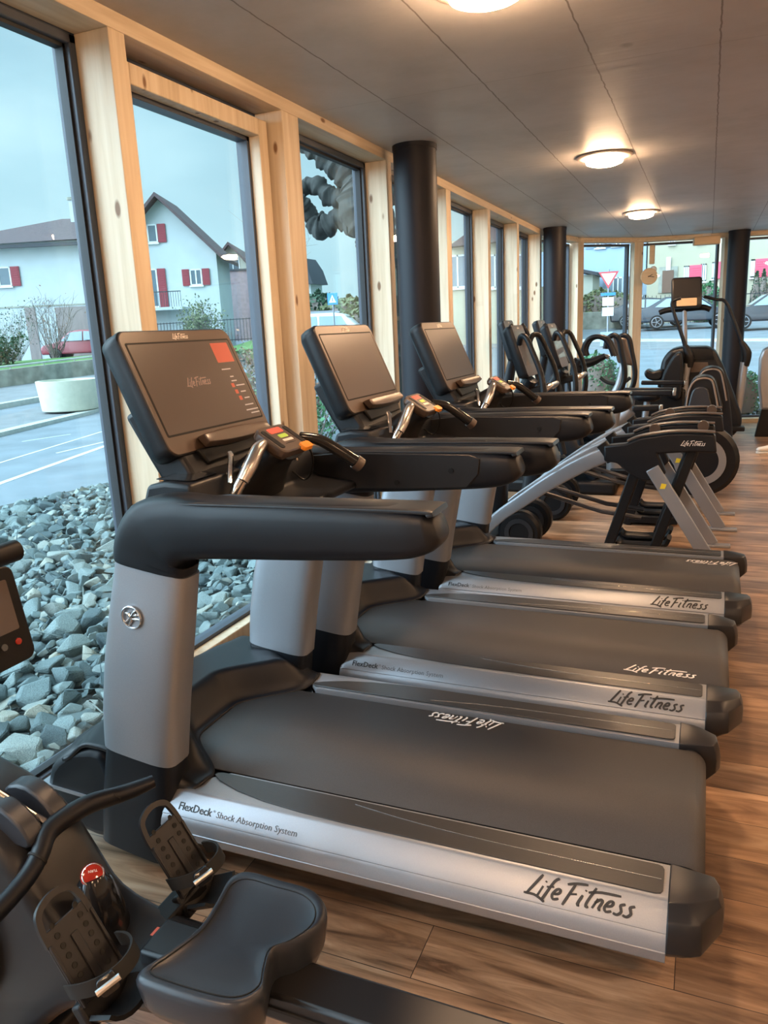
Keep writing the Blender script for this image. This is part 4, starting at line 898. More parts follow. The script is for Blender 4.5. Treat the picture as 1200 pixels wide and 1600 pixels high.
fm.box(xa, xb, yf, yf+.04, zt_-.2, zt_-.15); fm.box(xa, xb, yf, yf+.04, 1.4, 1.45); fm.build('pickets', 'dark_metal', fe)
def bush(name, c, r, m_, lab, cat='bush', group=None, cone=False, n_=900, leaf=.06, seed=0):
    rr = random.Random(seed); b_ = empty(name, c, 0, lab, cat, group); core = MB(); lf = MB()
    if cone: core.lathe([(0, 0), (r[0]*.75, .05), (r[0]*.6, r[2]*.5), (r[0]*.25, r[2]*.85), (0, r[2]*.97)], (0, 0, 0), n=10)
    else: core.lathe([(0, .0), (r[0]*.75, .1*r[2]), (r[0]*.85, .5*r[2]), (r[0]*.6, .8*r[2]), (0, r[2]*.93)], (0, 0, 0), n=10)
    core.build('stems', 'twig', b_)
    for i in range(n_):
        t_ = rr.random()**.8 if cone else rr.random(); a = rr.uniform(0, 6.28)
        rad = (1-t_)*1.0+.05 if cone else math.sqrt(max(0, 1-(2*t_-.9)**2))*.98+.02
        q_ = Vector((math.cos(a)*r[0]*rad*rr.uniform(.85, 1.05), math.sin(a)*r[1]*rad*rr.uniform(.85, 1.05), r[2]*t_)); u = Vector((rr.gauss(0, 1), rr.gauss(0, 1), rr.gauss(0, 1))).normalized(); v_ = u.orthogonal().normalized(); s_ = leaf*rr.uniform(.6, 1.3)
        lf.add([q_-u*s_, q_+v_*s_*.6, q_+u*s_, q_-v_*s_*.6], [(0, 1, 2, 3)])
    lf.build('foliage', m_, b_); return b_
def ab(px, py, y, top): p = at(px, py, 'y', y); q_ = at(px, top, 'y', y); return (p.x, y, terr(p.x, y)), q_.z-terr(p.x, y)
for k, (px, top, w_) in enumerate(((938, 450, 1.1), (962, 455, 1.2), (985, 462, 1.0), (915, 462, 1.))):
    c, h = ab(px, 480, 44.6, top); bush('bush', c, (w_, .9, h), 'leaf_olive', ['rounded olive bush beside the give way sign', 'middle olive bush over the stone wall', 'low olive bush close to the grey car', 'small olive bush in front of the sloping roof'][k], leaf=.12, seed=k)
for k, px in enumerate((1180, 1191, 1203, 1216)):
    c, h = ab(px, 470, 46.2, 424-3*(k % 2)); bush('conifer', c, (.42, .42, h), 'leaf_dark', 'narrow dark conifer in the front garden of the cream house', 'conifer', 'conifers before the cream house', True, 500, .09, 10+k)
for k, (px, top) in enumerate(((1108, 440), (1096, 446))):
    c, h = ab(px, 470, 46.0, top); bush('bush', c, (.6, .5, h), 'leaf_green', ['green bush under the pink shutter', 'smaller green bush behind the street fence'][k], leaf=.09, seed=20+k)
# planting strip right outside the street windows
c = at(938, 640, 'y', 12.9); bush('bush', (c.x-.1, 13.0, -.02), (.42, .35, 1.1), 'leaf_green', 'dense green shrub hugging the glass behind the bikes', n_=2200, leaf=.025, seed=41)
c = at(1128, 640, 'y', 13.3); bush('bush', (c.x+.1, 13.3, -.02), (.5, .35, .8), 'leaf_green', 'low green shrub outside the glass beside the third column', n_=2200, leaf=.025, seed=42)
mb = MB(); rr = random.Random(9)
for k in range(1300):
    x = rr.uniform(-2.2, 3.5); y = 12.2+.35*(x+1)*.55+rr.uniform(.0, 2.0); M_ = Matrix.Translation((x, y+.3, rr.uniform(0, .05))) @ Matrix.Rotation(rr.uniform(0, 6), 4, 'Z') @ Matrix.Scale(rr.uniform(.04, .08), 4); v, f = rdat[k % 10]
    if y > 12.35+.3*(x+1): mb.add([M_ @ q_ for q_ in v], f)
tag(mb.build('gravel', 'stone', ang=20), 'strip of crushed stone along the street windows', 'gravel', kind='stuff')
# scrubby trees beyond window three and pale building past the narrow panes
for k, (px, top, y_, w_, m_) in enumerate(((497, 455, 34., 1.6, 'leaf_dark'), (545, 462, 32., 1.7, 'leaf_olive'), (560, 480, 30., 1.5, 'leaf_olive'))):
    p = at(px, top, 'y', y_); c = (p.x, y_, terr(0, y_)); bush('bush', c, (w_, w_, p.z-c[2]), m_, ['dark green hedge bush behind the white van', 'tall olive scrub behind the blue sign', 'olive scrub beside the plane tree trunk'][k], n_=1500, leaf=.14, seed=50+k)
oh = Vector((0, 40., 0)); H3 = house('house', oh, Vector((1, 0, 0)), 'small house with a dark mansard roof far beyond the blue sign')
def u3(px, py): q_ = at(px, py, 'y', 40.); return q_.x, q_.z
MB().box(u3(470, 440)[0]-2, u3(500, 440)[0]-.6, 0, 1.4, 1, u3(480, 440)[1]).build('walls', 'render_white', H3)
a_ = u3(505, 440); b_ = u3(497, 420); c_ = u3(485, 402); x9 = u3(455, 440)[0]-2.4
MB().prism([(x9, a_[1]), (a_[0]-.5, a_[1]-.1), (b_[0]-.5, b_[1]), (c_[0]-.5, c_[1]), (x9, c_[1]+.3)], -.3, 1.6).build('roof', 'roof_dark', H3)
H4 = house('house', Vector((0, 34., 0)), Vector((1, 0, 0)), 'pale house glimpsed through the narrow panes past the thick column')
def u4(px, py): q_ = at(px, py, 'y', 34.); return q_.x, q_.z
MB().box(u4(700, 400)[0], u4(838, 400)[0], 0, 8, .7, u4(760, 372)[1]).build('walls', 'render_cream', H4)
MB().prism([(u4(695, 0)[0], u4(700, 388)[1]), (u4(760, 0)[0], u4(760, 345)[1]), (u4(842, 0)[0], u4(840, 372)[1])], -.5, 8.5).build('roof', 'roof_tile', H4)
for px in (716, 774, 816): x, z = u4(px, 450); win(H4, x-.5, x+.5, z, z+1.4, ('shutter_grey', (-1, 1), .4))

# ================================================================== LIGHT
w = bpy.data.worlds.new('sky'); SC.world = w; w.use_nodes = True; nt, N, L = w.node_tree, w.node_tree.nodes, w.node_tree.links
bg = N['Background']; tc = N.new('ShaderNodeTexCoord'); mp = N.new('ShaderNodeMapping'); mp.inputs['Scale'].default_value = (1, 1, 2.6); L.new(tc.outputs['Generated'], mp.inputs[0])
nz = N.new('ShaderNodeTexNoise'); nz.inputs['Scale'].default_value = 2.0; nz.inputs['Detail'].default_value = 5; nz.inputs['Roughness'].default_value = .45; L.new(mp.outputs[0], nz.inputs['Vector'])
r = ramp(w.node_tree, [(.32, (.27, .44, .55)), (.5, (.40, .60, .71)), (.68, (.62, .82, .90))]); L.new(nz.outputs[0], r.inputs[0])
sp = N.new('ShaderNodeSeparateXYZ'); L.new(tc.outputs['Generated'], sp.inputs[0]); r2 = ramp(w.node_tree, [(0, (1, 1, 1)), (.35, (0, 0, 0))]); L.new(sp.outputs['Z'], r2.inputs[0])
mx = N.new('ShaderNodeMix'); mx.data_type = 'RGBA'; h5 = N.new('ShaderNodeMath'); h5.operation = 'MULTIPLY'; h5.inputs[1].default_value = .45; L.new(r2.outputs[0], h5.inputs[0]); L.new(h5.outputs[0], mx.inputs[0]); L.new(r.outputs[0], mx.inputs[6]); mx.inputs[7].default_value = (.62, .86, .90, 1)
L.new(mx.outputs[2], bg.inputs[0]); # overcast: the zenith is brighter than the horizon
zr = ramp(w.node_tree, [(.42, (0, 0, 0)), (.66, (1, 1, 1))]); L.new(sp.outputs['Z'], zr.inputs[0]); zb = N.new('ShaderNodeRGBToBW'); L.new(zr.outputs[0], zb.inputs[0])
# and a bright patch added to the unseen sky behind-left, lighting the post sides
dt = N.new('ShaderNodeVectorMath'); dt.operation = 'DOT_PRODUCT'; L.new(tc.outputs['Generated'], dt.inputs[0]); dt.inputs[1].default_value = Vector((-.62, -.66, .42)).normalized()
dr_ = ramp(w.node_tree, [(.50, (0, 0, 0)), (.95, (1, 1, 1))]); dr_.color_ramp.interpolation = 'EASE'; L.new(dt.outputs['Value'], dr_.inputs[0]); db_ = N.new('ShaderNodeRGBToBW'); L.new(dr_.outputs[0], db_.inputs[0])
def madd(a_, k_, c_):
    q = N.new('ShaderNodeMath'); q.operation = 'MULTIPLY_ADD'; L.new(a_, q.inputs[0]); q.inputs[1].default_value = k_
    if isinstance(c_, float): q.inputs[2].default_value = c_
    else: L.new(c_, q.inputs[2])
    return q.outputs[0]
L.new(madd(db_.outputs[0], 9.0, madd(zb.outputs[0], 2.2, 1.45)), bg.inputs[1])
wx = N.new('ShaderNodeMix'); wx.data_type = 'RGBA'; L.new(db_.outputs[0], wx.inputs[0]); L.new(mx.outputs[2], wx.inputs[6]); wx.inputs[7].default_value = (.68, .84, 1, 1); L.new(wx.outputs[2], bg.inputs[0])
SC.view_settings.view_transform = 'Standard'; SC.view_settings.look = 'None'; SC.view_settings.exposure = 0.0; SC.view_settings.gamma = 1.0; SC.view_settings.use_curve_mapping = False
# ================================================================== ROWING MACHINE
def root_at(name, loc, lab, cat, group=None): return empty(name, loc, 0, lab, cat, group)
def wb_(mb, name, m, root, top=None, **k):   # build in world coordinates, hang under root (or a part of it)
    o = mb.build(name, m, **k)
    if top is None: o.parent = root; o.location = -root.location
    else: o.parent = top
    return o
RY = 1.01
rw = root_at('rowing_machine', (-1.3, RY, 0), 'black rowing machine with a contoured seat and footplates before the first treadmill', 'rowing machine')
rail = MB(); rail.box(-.98, .95, RY-.047, RY+.047, .325, .385); ra = wb_(rail, 'rail', 'black_satin', rw, bevel=.008)
wb_(MB().box(-.95, .93, RY-.050, RY+.050, .352, .358), 'rail_groove', 'rubber', rw, ra)
wb_(MB().box(.72, .80, RY-.24, RY+.24, 0, .06).box(.73, .79, RY-.04, RY+.04, .05, .34), 'rear_leg', 'black', rw, bevel=.01)
wb_(MB().box(-1.36, -1.28, RY-.24, RY+.24, 0, .05), 'front_leg', 'black', rw, bevel=.012)
prof = [(-1.86, .26), (-1.85, .42), (-1.78, .55), (-1.66, .63), (-1.50, .655), (-1.36, .625), (-1.25, .56), (-1.18, .46), (-1.13, .395), (-1.02, .36), (-.88, .352), (-.86, .30), (-1.02, .275), (-1.15, .215), (-1.26, .12), (-1.42, .06), (-1.62, .045), (-1.78, .10)]
def smooth2(pts, k=3):
    P = [Vector((x, z, 0)) for x, z in pts]; n = len(P); out = []
    for i in range(n):
        a, b, c, d = P[i-1], P[i], P[(i+1) % n], P[(i+2) % n]
        for j in range(k):
            t = j/k; q = .5*((2*b)+(c-a)*t+(2*a-5*b+4*c-d)*t*t+(3*b-a-3*c+d)*t**3); out.append((q.x, q.y))
    return out
SP = smooth2(prof)
cx_ = sum(p[0] for p in SP)/len(SP); cz_ = sum(p[1] for p in SP)/len(SP)
def inset(P, d):
    out = []; n = len(P)
    for i in range(n):
        a = Vector(P[i-1]); b = Vector(P[(i+1) % n]); t = (b-a).normalized(); nn = Vector((-t.y, t.x)); q = Vector(P[i])
        s = 1 if nn.dot(Vector((cx_, cz_))-q) > 0 else -1
        out.append((q.x+nn.x*d*s, q.y+nn.y*d*s))
    return out
A_ = 0
for i in range(len(SP)): A_ += SP[i-1][0]*SP[i][1]-SP[i][0]*SP[i-1][1]
def inset(P, d, sg=1 if A_ > 0 else -1):
    out = []; n = len(P)
    for i in range(n):
        t = (Vector(P[(i+1) % n])-Vector(P[i-1])).normalized(); out.append((P[i][0]-t.y*d*sg, P[i][1]+t.x*d*sg))
    return out
rs = []
for y, d in ((-.098, .030), (-.094, .012), (-.080, .002), (-.05, 0), (.05, 0), (.080, .002), (.094, .012), (.098, .030)): rs.append([(x, RY+y, z) for x, z in inset(SP, d)])
body = wb_(MB().rings(rs), 'body', 'black_satin', rw, ang=50)
wb_(MB().lathe([(0, 0), (.235, 0), (.25, .015), (.245, .04), (.20, .065), (.12, .075), (0, .078)], (-1.56, RY-.098, .335), (0, -1, 0), 40), 'fan_cover', 'black_soft', rw, ang=50)
fv = MB()
for r_ in (.09, .13, .17, .21): fv.tube([(-1.56+r_*math.cos(a), RY-.098-.078+(r_-.05)**2*.6, .335+r_*math.sin(a)) for a in [2*math.pi*i/32 for i in range(33)]], .004, 5)
wb_(fv, 'fan_grille', 'dark_metal', rw, body)
for y in (-.036, .036):
    g = MB(); P = [(-1.36, .60), (-1.345, .635), (-1.29, .640), (-1.235, .605), (-1.215, .565), (-1.26, .56)]
    wb_(g.prism(smooth2(P, 2), RY+y-.022, RY+y+.022), 'strap_guide', 'seat_sky_tint', rw, body, bevel=.006)
wb_(MB().tube([(-1.70, RY, .60), (-1.62, RY, .80), (-1.47, RY, 1.00), (-1.43, RY, 1.12)], [.028, .024, .02, .02], 12, smooth=5), 'monitor_mast', 'black', rw)
# monitor: right-hand edge is what the photo shows
a = at(52, 1000, 'y', RY+.125); b = at(20, 890, 'y', RY+.125); mu = (b-a).normalized(); mnn = Vector((mu.z, 0, -mu.x)); 
if mnn.x < 0: mnn = -mnn
Mm = frame_mtx(a+Vector((0, -.125, 0)), (0, 1, 0), (mu.x, 0, mu.z)); hgt_ = (b-a).length
mo = wb_(MB().rings([[(x, y+hgt_/2-.01, -.035) for x, y in rrect(.24, hgt_+.03, .02)], [(x, y+hgt_/2-.01, 0) for x, y in rrect(.25, hgt_+.05, .022)]]), 'monitor', 'black', rw, bevel=.004, mtx=Mm)
wb_(MB().prism([(x, y+hgt_/2+.012) for x, y in rrect(.20, hgt_*.68, .004)], .0, .0015, 'xy'), 'screen', 'screen_glass', rw, mo, mtx=Mm)
for k, (cc, m_) in enumerate((('x', 'letter_grey'), ('x', 'letter_grey'), ('x', 'letter_grey'), ('x', 'letter_grey'), ('r', 'red_gloss'))):
    wb_(MB().lathe([(0, 0), (.0075, 0), (.007, .0025), (0, .003)], (-.055+.036*k, .012, .0), (0, 0, 1), 14), 'button', m_, rw, mo, mtx=Mm)
wb_(MB().lathe([(0, -.03), (.022, -.03), (.022, .03), (0, .03)], at(6, 866, 'y', RY+.05), (0, 1, 0), 16), 'monitor_pivot', 'black', rw)
# handle bar resting in front, chain to the fan
hp = [(-1.185, .70, .49), (-1.190, .80, .505), (-1.192, .90, .525), (-1.200, .955, .545), (-1.216, 1.0, .569), (-1.208, 1.06, .575), (-1.199, 1.11, .570), (-1.185, 1.165, .556), (-1.160, 1.20, .556), (-1.135, 1.235, .560)]
hb_ = wb_(MB().tube(hp, [.016, .018, .0185, .019, .021, .022, .021, .019, .0175, .014], 16, smooth=5), 'handle', 'black_soft', rw, ang=60)
for q in ((-1.200, .952, .545), (-1.187, 1.158, .557)): wb_(MB().tube([(q[0], q[1]-.002, q[2]-.001), (q[0], q[1]+.002, q[2]+.001)], .0212, 16), 'handle_seam', 'rubber', rw, hb_)
ch = MB(); p0 = Vector((-1.225, 1.01, .58)); p1 = at(0, 1240, 'y', .985); p2 = p1+(p1-p0)*1.3; n_ = 70
for k in range(n_):
    c = p0.lerp(p2, k/n_); d = (p2-p0).normalized(); sd = d.cross(Vector((0, 0, 1))).normalized(); u_ = sd.cross(d)
    if k % 2: ch.obox(c, d*.0035, sd*.0055, u_*.002)
    else: ch.obox(c, d*.0035, sd*.002, u_*.0055)
wb_(ch, 'drive_chain', 'chrome_brushed', rw)
wb_(MB().tube([p0-(p2-p0).normalized()*.0, p0+(p2-p0).normalized()*.03], .0075, 10), 'chain_end', 'chrome', rw, hb_)
# resistance knob with its red cap, lettering faces the rower
kc = Vector((-1.078, .972, .524)); kd_ = (CAM-kc).normalized(); kd_ = (kd_+Vector((.25, 0, .35))).normalized(); kb = Vector((-1.10, .99, .385))
kn_ = wb_(MB().tube([kb, kb.lerp(kc, .35), kb.lerp(kc, .8), kc-kd_*.012], [.060, .052, .036, .023], 20), 'resistance_knob', 'black_gloss', rw, ang=60)
wb_(MB().lathe([(0, -.012), (.0225, -.012), (.0235, -.004), (.021, .001), (.019, .0), (.014, .0015), (0, .0025)], kc, kd_, 28), 'knob_cap', 'red_gloss', rw, kn_)
ku = (up-kd_*up.dot(kd_)).normalized(); kr_ = ku.cross(kd_)
tm_ = frame_mtx(kc+kd_*.003+kr_*.0085+ku*.0085, -kr_, -ku)
to = text_obj('TURN', 'knob_text', 1, 'sign_white', tm_, None, True, .017); to.parent = kn_
rg_ = MB().tube([kc+kd_*.0005+kr_*.020*math.cos(a)+ku*.020*math.sin(a) for a in [2*math.pi*i/28 for i in range(29)]], .0012, 6); wb_(rg_, 'knob_ring', 'chrome', rw, kn_)
# footplates
for sd in (-1, 1):
    yc_ = RY+(.160 if sd > 0 else -.148); top = Vector((-1.088, yc_, .535)) if sd > 0 else Vector((-1.062, yc_, .560)); bot = Vector((-.99, yc_, .375)) if sd > 0 else Vector((-.968, yc_, .400)); dv = (top-bot).normalized(); nv = Vector((-dv.z*-1, 0, -dv.x)).normalized()
    nv = Vector((dv.z, 0, -dv.x)); L2 = (top-bot).length
    Mf = frame_mtx(bot, (0, 1, 0), (dv.x, 0, dv.z))
    # plate outline with a grip slot and two rows of holes: built as strips around the openings
    W2 = .053; fp = MB()
    out = [(-W2, 0), (W2, 0), (W2, L2*.70), (.040, L2*.98), (0, L2*1.06), (-.040, L2*.98), (-W2, L2*.70)]
    fo = wb_(MB().prism([(-W2, 0), (W2, 0), (W2, L2*.68), (-W2, L2*.68)], -.006, 0, 'xy'), 'footplate', 'black_satin', rw, bevel=.002, mtx=Mf)
    lp_ = MB(); arc = [(-W2+.004, L2*.66), (-W2+.006, L2*.85), (-.036, L2*.99), (0, L2*1.05), (.036, L2*.99), (W2-.006, L2*.85), (W2-.004, L2*.66)]
    P3, _ = spl([Vector((x, y, -.003)) for x, y in arc], 1, 4); rs = []
    for i, p in enumerate(P3):
        T = (P3[min(i+1, len(P3)-1)]-P3[max(i-1, 0)]).normalized(); nn_ = Vector((-T.y, T.x, 0)); rs.append([p+nn_*.006+Vector((0, 0, .004)), p-nn_*.006+Vector((0, 0, .004)), p-nn_*.006-Vector((0, 0, .004)), p+nn_*.006-Vector((0, 0, .004))])
    lp_.rings(rs); wb_(lp_, 'grip_loop', 'black_satin', rw, fo, mtx=Mf)
    wb_(MB().box(-W2+.004, W2-.004, L2*.66, L2*.80, -.006, 0), 'plate_top', 'black_satin', rw, fo, mtx=Mf, bevel=.002)
    rib = MB(); rib.box(-.008, .008, .02, L2*.62, 0, .004); rib.box(-W2, -W2+.006, 0, L2*.68, 0, .005); rib.box(W2-.006, W2, 0, L2*.68, 0, .005); wb_(rib, 'rib', 'black_satin', rw, fo, mtx=Mf, bevel=.0015)
    for cx in (-.028, .028):
        for k in range(7):
            hx = 'screen_dark' if k < 2 else 'rubber'
            wb_(MB().lathe([(0, .0002), (.0058, .0002), (.0058, .0012), (.0045, .0012), (.0045, .0006), (0, .0006)], (cx, .028+k*.0205, 0), (0, 0, 1), 12), 'adjust_hole', 'rubber', rw, fo, mtx=Mf)
    # heel cup and strap
    hc = MB(); rs = []
    for k in range(9):
        a = R(200+k*17.5); rs.append([(.052*math.cos(a), -.008+.030*math.sin(a)*.9, .0), (.060*math.cos(a), -.008+.042*math.sin(a), .0), (.062*math.cos(a), -.012+.046*math.sin(a), .055), (.054*math.cos(a), -.012+.038*math.sin(a), .055)])
    wb_(MB().rings(rs), 'heel_cup', 'black', rw, mtx=Mf, ang=50)
    wb_(MB().box(-.058, .058, -.045, .01, -.03, -.004), 'heel_block', 'black', rw, mtx=Mf, bevel=.006)
    stp = MB(); rs = []
    for k in range(17):
        t_ = k/16; a = math.pi*t_; x = -.066*math.cos(a); z = .002+.078*math.sin(a)**.8; y = .045-.02*math.sin(a)
        for_ = Vector((-.066*math.sin(a)*-1, 0, 0)); rs.append([(x*.97, y-.014, z-.0), (x*.97, y+.014, z), (x*1.03, y+.014, z+.004), (x*1.03, y-.014, z+.004)])
    st_ = wb_(MB().rings(rs), 'foot_strap', 'rubber', rw, mtx=Mf, ang=50)
    bk = Mf @ Matrix.Translation((-.038, .026, .074)) @ Matrix.Rotation(R(-38), 4, 'Y')
    wb_(MB().rings([[(x, y, 0) for x, y in rrect(.036, .034, .008)], [(x, y, .012) for x, y in rrect(.034, .032, .008)]]), 'buckle', 'black_gloss', rw, st_, bevel=.002, mtx=bk)
    wb_(MB().tube([(-.022, .0, .013), (.022, .0, .013)], .006, 8), 'buckle_pin', 'chrome_brushed', rw, st_, mtx=bk)
    wb_(MB().bar((-1.03, RY, .33), (-1.00, yc_+sd*.02, .365), .05, .03), 'plate_bracket', 'black', rw, bevel=.005)
p = at(256, 1460, 'z', .358); lb = wb_(MB().box(p.x-.03, p.x+.03, p.y-.012, p.y+.012, .3565, .3585), 'warning_label', 'sign_white', rw, body)
wb_(MB().box(p.x-.03, p.x+.0, p.y-.012, p.y+.012, .3584, .359), 'label_band', 'screen_red', rw, lb)
# seat
so_ = [(-.094, .0), (-.100, .075), (-.104, .125), (-.075, .150), (.0, .150), (.075, .148), (.118, .125), (.130, .085), (.105, .035), (.074, .0), (.088, -.05), (.106, -.095), (.090, -.135), (.045, -.152), (-.06, -.158), (-.118, -.148), (-.112, -.085)]
SO = smooth2(so_, 4); SC0 = Vector((-.755, .992)); tz_ = .452
def sring(k, z, dip=0.): return [(SC0.x+x*k, SC0.y+y*k, z+(dip*abs(y)/.15 if dip else 0)+.020*(abs(y)*k/.15)**2) for x, y in SO]
se = wb_(MB().rings([sring(.72, tz_-.095), sring(.88, tz_-.088), sring(.96, tz_-.062), sring(1.0, tz_-.022), sring(1.0, tz_-.010), sring(.975, tz_), sring(.93, tz_+.004), sring(.88, tz_+.001), sring(.78, tz_-.003), sring(.55, tz_-.005), sring(.3, tz_-.006), sring(.02, tz_-.006)]), 'seat', 'seat_sky_tint', rw, ang=80)
sm_ = sring(.865, tz_+.0015); wb_(MB().tube(sm_+[sm_[0]], .0012, 5), 'seat_seam', 'rubber', rw, se)
wb_(MB().box(SC0.x-.05, SC0.x+.06, RY-.055, RY+.055, .34, tz_-.08), 'carriage', 'black', rw, bevel=.008)
for sx in (-.045, .045):
    for sy in (-1, 1): wb_(MB().lathe([(0, 0), (.016, 0), (.016, .012), (0, .012)], (SC0.x+sx, RY+sy*.056, .352), (0, sy, 0), 16), 'roller', 'rubber', rw)

# ================================================================== STRIDERS AND FURTHER MACHINES
def tilt_mtx(c, deg):
    t_ = R(deg); M_ = Matrix(((0, 1, 0), (-math.sin(t_), 0, math.cos(t_)), (math.cos(t_), 0, math.sin(t_)))).transposed().to_4x4(); M_.translation = Vector(c); return M_
def display(parent, c, deg, w_, h_, th=.07, scr='screen_glass', nm='display'):
    M_ = tilt_mtx(c, deg); P = rrect(w_, h_, .03, 5)
    b_ = MB().rings([[(x*.9, y*.93, -th) for x, y in P], [(x, y, -th*.6) for x, y in P], [(x, y, -.004) for x, y in P], [(x*.985, y*.985, 0) for x, y in P]]).build(nm, 'black_soft', parent, mtx=M_, ang=50)
    MB().prism(rrect(w_*.985, h_*.98, .028, 5), 0, .002, 'xy').build('display_bezel', 'console_face', b_, mtx=M_)
    MB().prism(rrect(w_*.86, h_*.66, .005), .002, .003, 'xy').build('screen', scr, b_, mtx=M_ @ Matrix.Translation((0, h_*.05, 0)))
    script_logo('logo', w_*.2, 'letter_white', M_ @ Matrix.Translation((-w_*.1, h_*.42, .0025)), b_, .12); return b_
def strider(lab):
    s = empty('cross_trainer', (0, 0, 0), 0, lab, 'cross trainer', 'cross trainers with curved silver beams')
    for sd in (-1, 1):
        y = sd*.215
        MB().sweep([(-1.43, .05), (-1.385, .15), (-1.27, .265), (-1.12, .375), (-.96, .49), (-.80, .59), (-.68, .655), (-.56, .71)], .055, [.085, .085, .085, .09, .095, .10, .10, .10], y, e=6).build('curved_beam', 'silver', s, ang=40)
        hd_ = [(-.585, .765), (-.58, .665), (-.50, .655), (-.44, .60), (-.345, .542), (-.245, .55), (-.20, .60), (-.255, .72), (-.05, .735), (.085, .73), (.07, .845), (-.06, .852), (-.20, .848), (-.36, .82), (-.45, .782)]
        cv = MB().prism(hd_, y-.045, y+.045).build('linkage_cover', 'black_soft', s, bevel=.012, ang=30)
        top = [(-.44, .792), (-.36, .826), (-.20, .854), (-.06, .858), (.07, .852)]
        MB().sweep([(x, z+.004) for x, z in top], .080, .012, y, e=4).build('top_trim', 'console_face', cv)
        if sd < 0: script_logo('logo', .15, 'letter_white', frame_mtx((-.125, y-.0455, .775), (1, 0, 0), (0, 0, 1)), cv, .10)
        MB().sweep([(-.60, .775), (-.56, .72), (-.53, .665)], .07, .07, y, e=6).build('joint_block', 'black', s)
        MB().bar((-.39, y, .60), (-.57, y, .0), .055, .065, (1, 0, 0)).build('front_strut', 'black', s, bevel=.008)
        MB().bar((-.055, y+sd*-.02, .74), (-.285, y+sd*-.02, .0), .045, .062, (1, 0, 0)).build('rear_strut', 'black', s, bevel=.008)
        lg = MB().bar((-.285, y+sd*.035, .63), (.095, y+sd*.035, .012), .03, .085, (1, 0, .6)).build('leg', 'silver', s, bevel=.005)
        MB().box(.0, .21, y+sd*.035-.035, y+sd*.035+.035, 0, .018).build('foot_plate', 'silver', lg, bevel=.004)
        if sd < 0: MB().prism([(-.235, .50), (-.205, .50), (-.195, .53), (-.225, .535)], y+sd*.035-.0165, y+sd*.035-.0150).build('sticker', 'yellow', lg)
        # foot pedal
        pd = MB().sweep([(-.50, .115), (-.46, .085), (-.30, .085), (-.20, .10), (-.17, .15)], .13, .03, sd*.12, e=4).build('pedal', 'black', s, ang=50)
        MB().tube([(-1.02, sd*.12, .42), (-.60, sd*.12, .30), (-.35, sd*.12, .27)], .016, 8).build('drive_rod', 'dark_metal', s)
        MB().box(-.56, -.20, y-.03, y+.03, .02, .075).build('base_bar', 'black', s, bevel=.006)
        # moving arm with handle
        MB().tube([(-.92, sd*.25, .62), (-.98, sd*.26, .90), (-.965, sd*.26, 1.06), (-.985, sd*.25, 1.22), (-1.05, sd*.235, 1.38), (-1.09, sd*.22, 1.46), (-1.13, sd*.19, 1.47), (-1.15, sd*.16, 1.42)], [.024, .024, .022, .019, .018, .018, .019, .019], 12, smooth=5).build('moving_arm', 'black_soft', s, ang=60)
        # front foot
        f_ = MB().lathe([(0, -.05), (.13, -.05), (.15, -.03), (.15, .03), (.13, .05), (0, .05)], (-1.14, sd*.19+.0, .15), (0, 1, 0), 28).build('front_wheel_cover', 'black', s, ang=40)
        MB().lathe([(.07, .0), (.10, .0), (.10, .006), (.07, .006)], (-1.14, sd*.19-.052, .15), (0, -1, 0), 24, hole=True).build('cover_ring', 'dark_metal', f_)
    for x in (-.30, .0):   # rollers over the far cover
        MB().lathe([(0, -.02), (.034, -.02), (.036, -.012), (.036, .012), (.034, .02), (0, .02)], (x, .215-.06, .845 if x > -.1 else .822), (0, 1, 0), 24).build('track_roller', 'console_face', s)
    MB().box(-.56, -.22, -.20, .20, .02, .06).build('cross_member', 'black', s, bevel=.006)
    MB().sweep([(-1.36, .16), (-1.33, .50), (-1.27, .85), (-1.17, 1.08), (-1.10, 1.18)], [.16, .14, .12, .16, .2], [.16, .12, .11, .10, .08], 0, e=3.5).build('mast', 'black_soft', s, ang=50)
    MB().box(-1.50, -1.30, -.28, .28, 0, .10).build('front_base', 'black', s, bevel=.02)
    MB().bar((-1.17, 0, 1.08), (-.97, 0, 1.13), .10, .05).build('handlebar_stem', 'black', s, bevel=.01)
    MB().tube([(-.99, -.16, 1.11), (-.95, -.12, 1.14), (-.95, .12, 1.14), (-.99, .16, 1.11)], .017, 10, smooth=4).build('fixed_handlebar', 'chrome_brushed', s)
    display(s, (-1.145, 0, 1.375), 19, .34, .36)
    return s
S1 = strider('cross trainer with curved silver beams right behind the third treadmill'); S1.location = (0, 5.275, 0)
S2 = copy_tree(S1); S2.location = (.055, 6.235, 0); S2['label'] = 'second cross trainer with curved silver beams, behind the one next to the treadmills'

def pts(Y, *a): return [at(px, py, 'y', Y) for px, py in a]
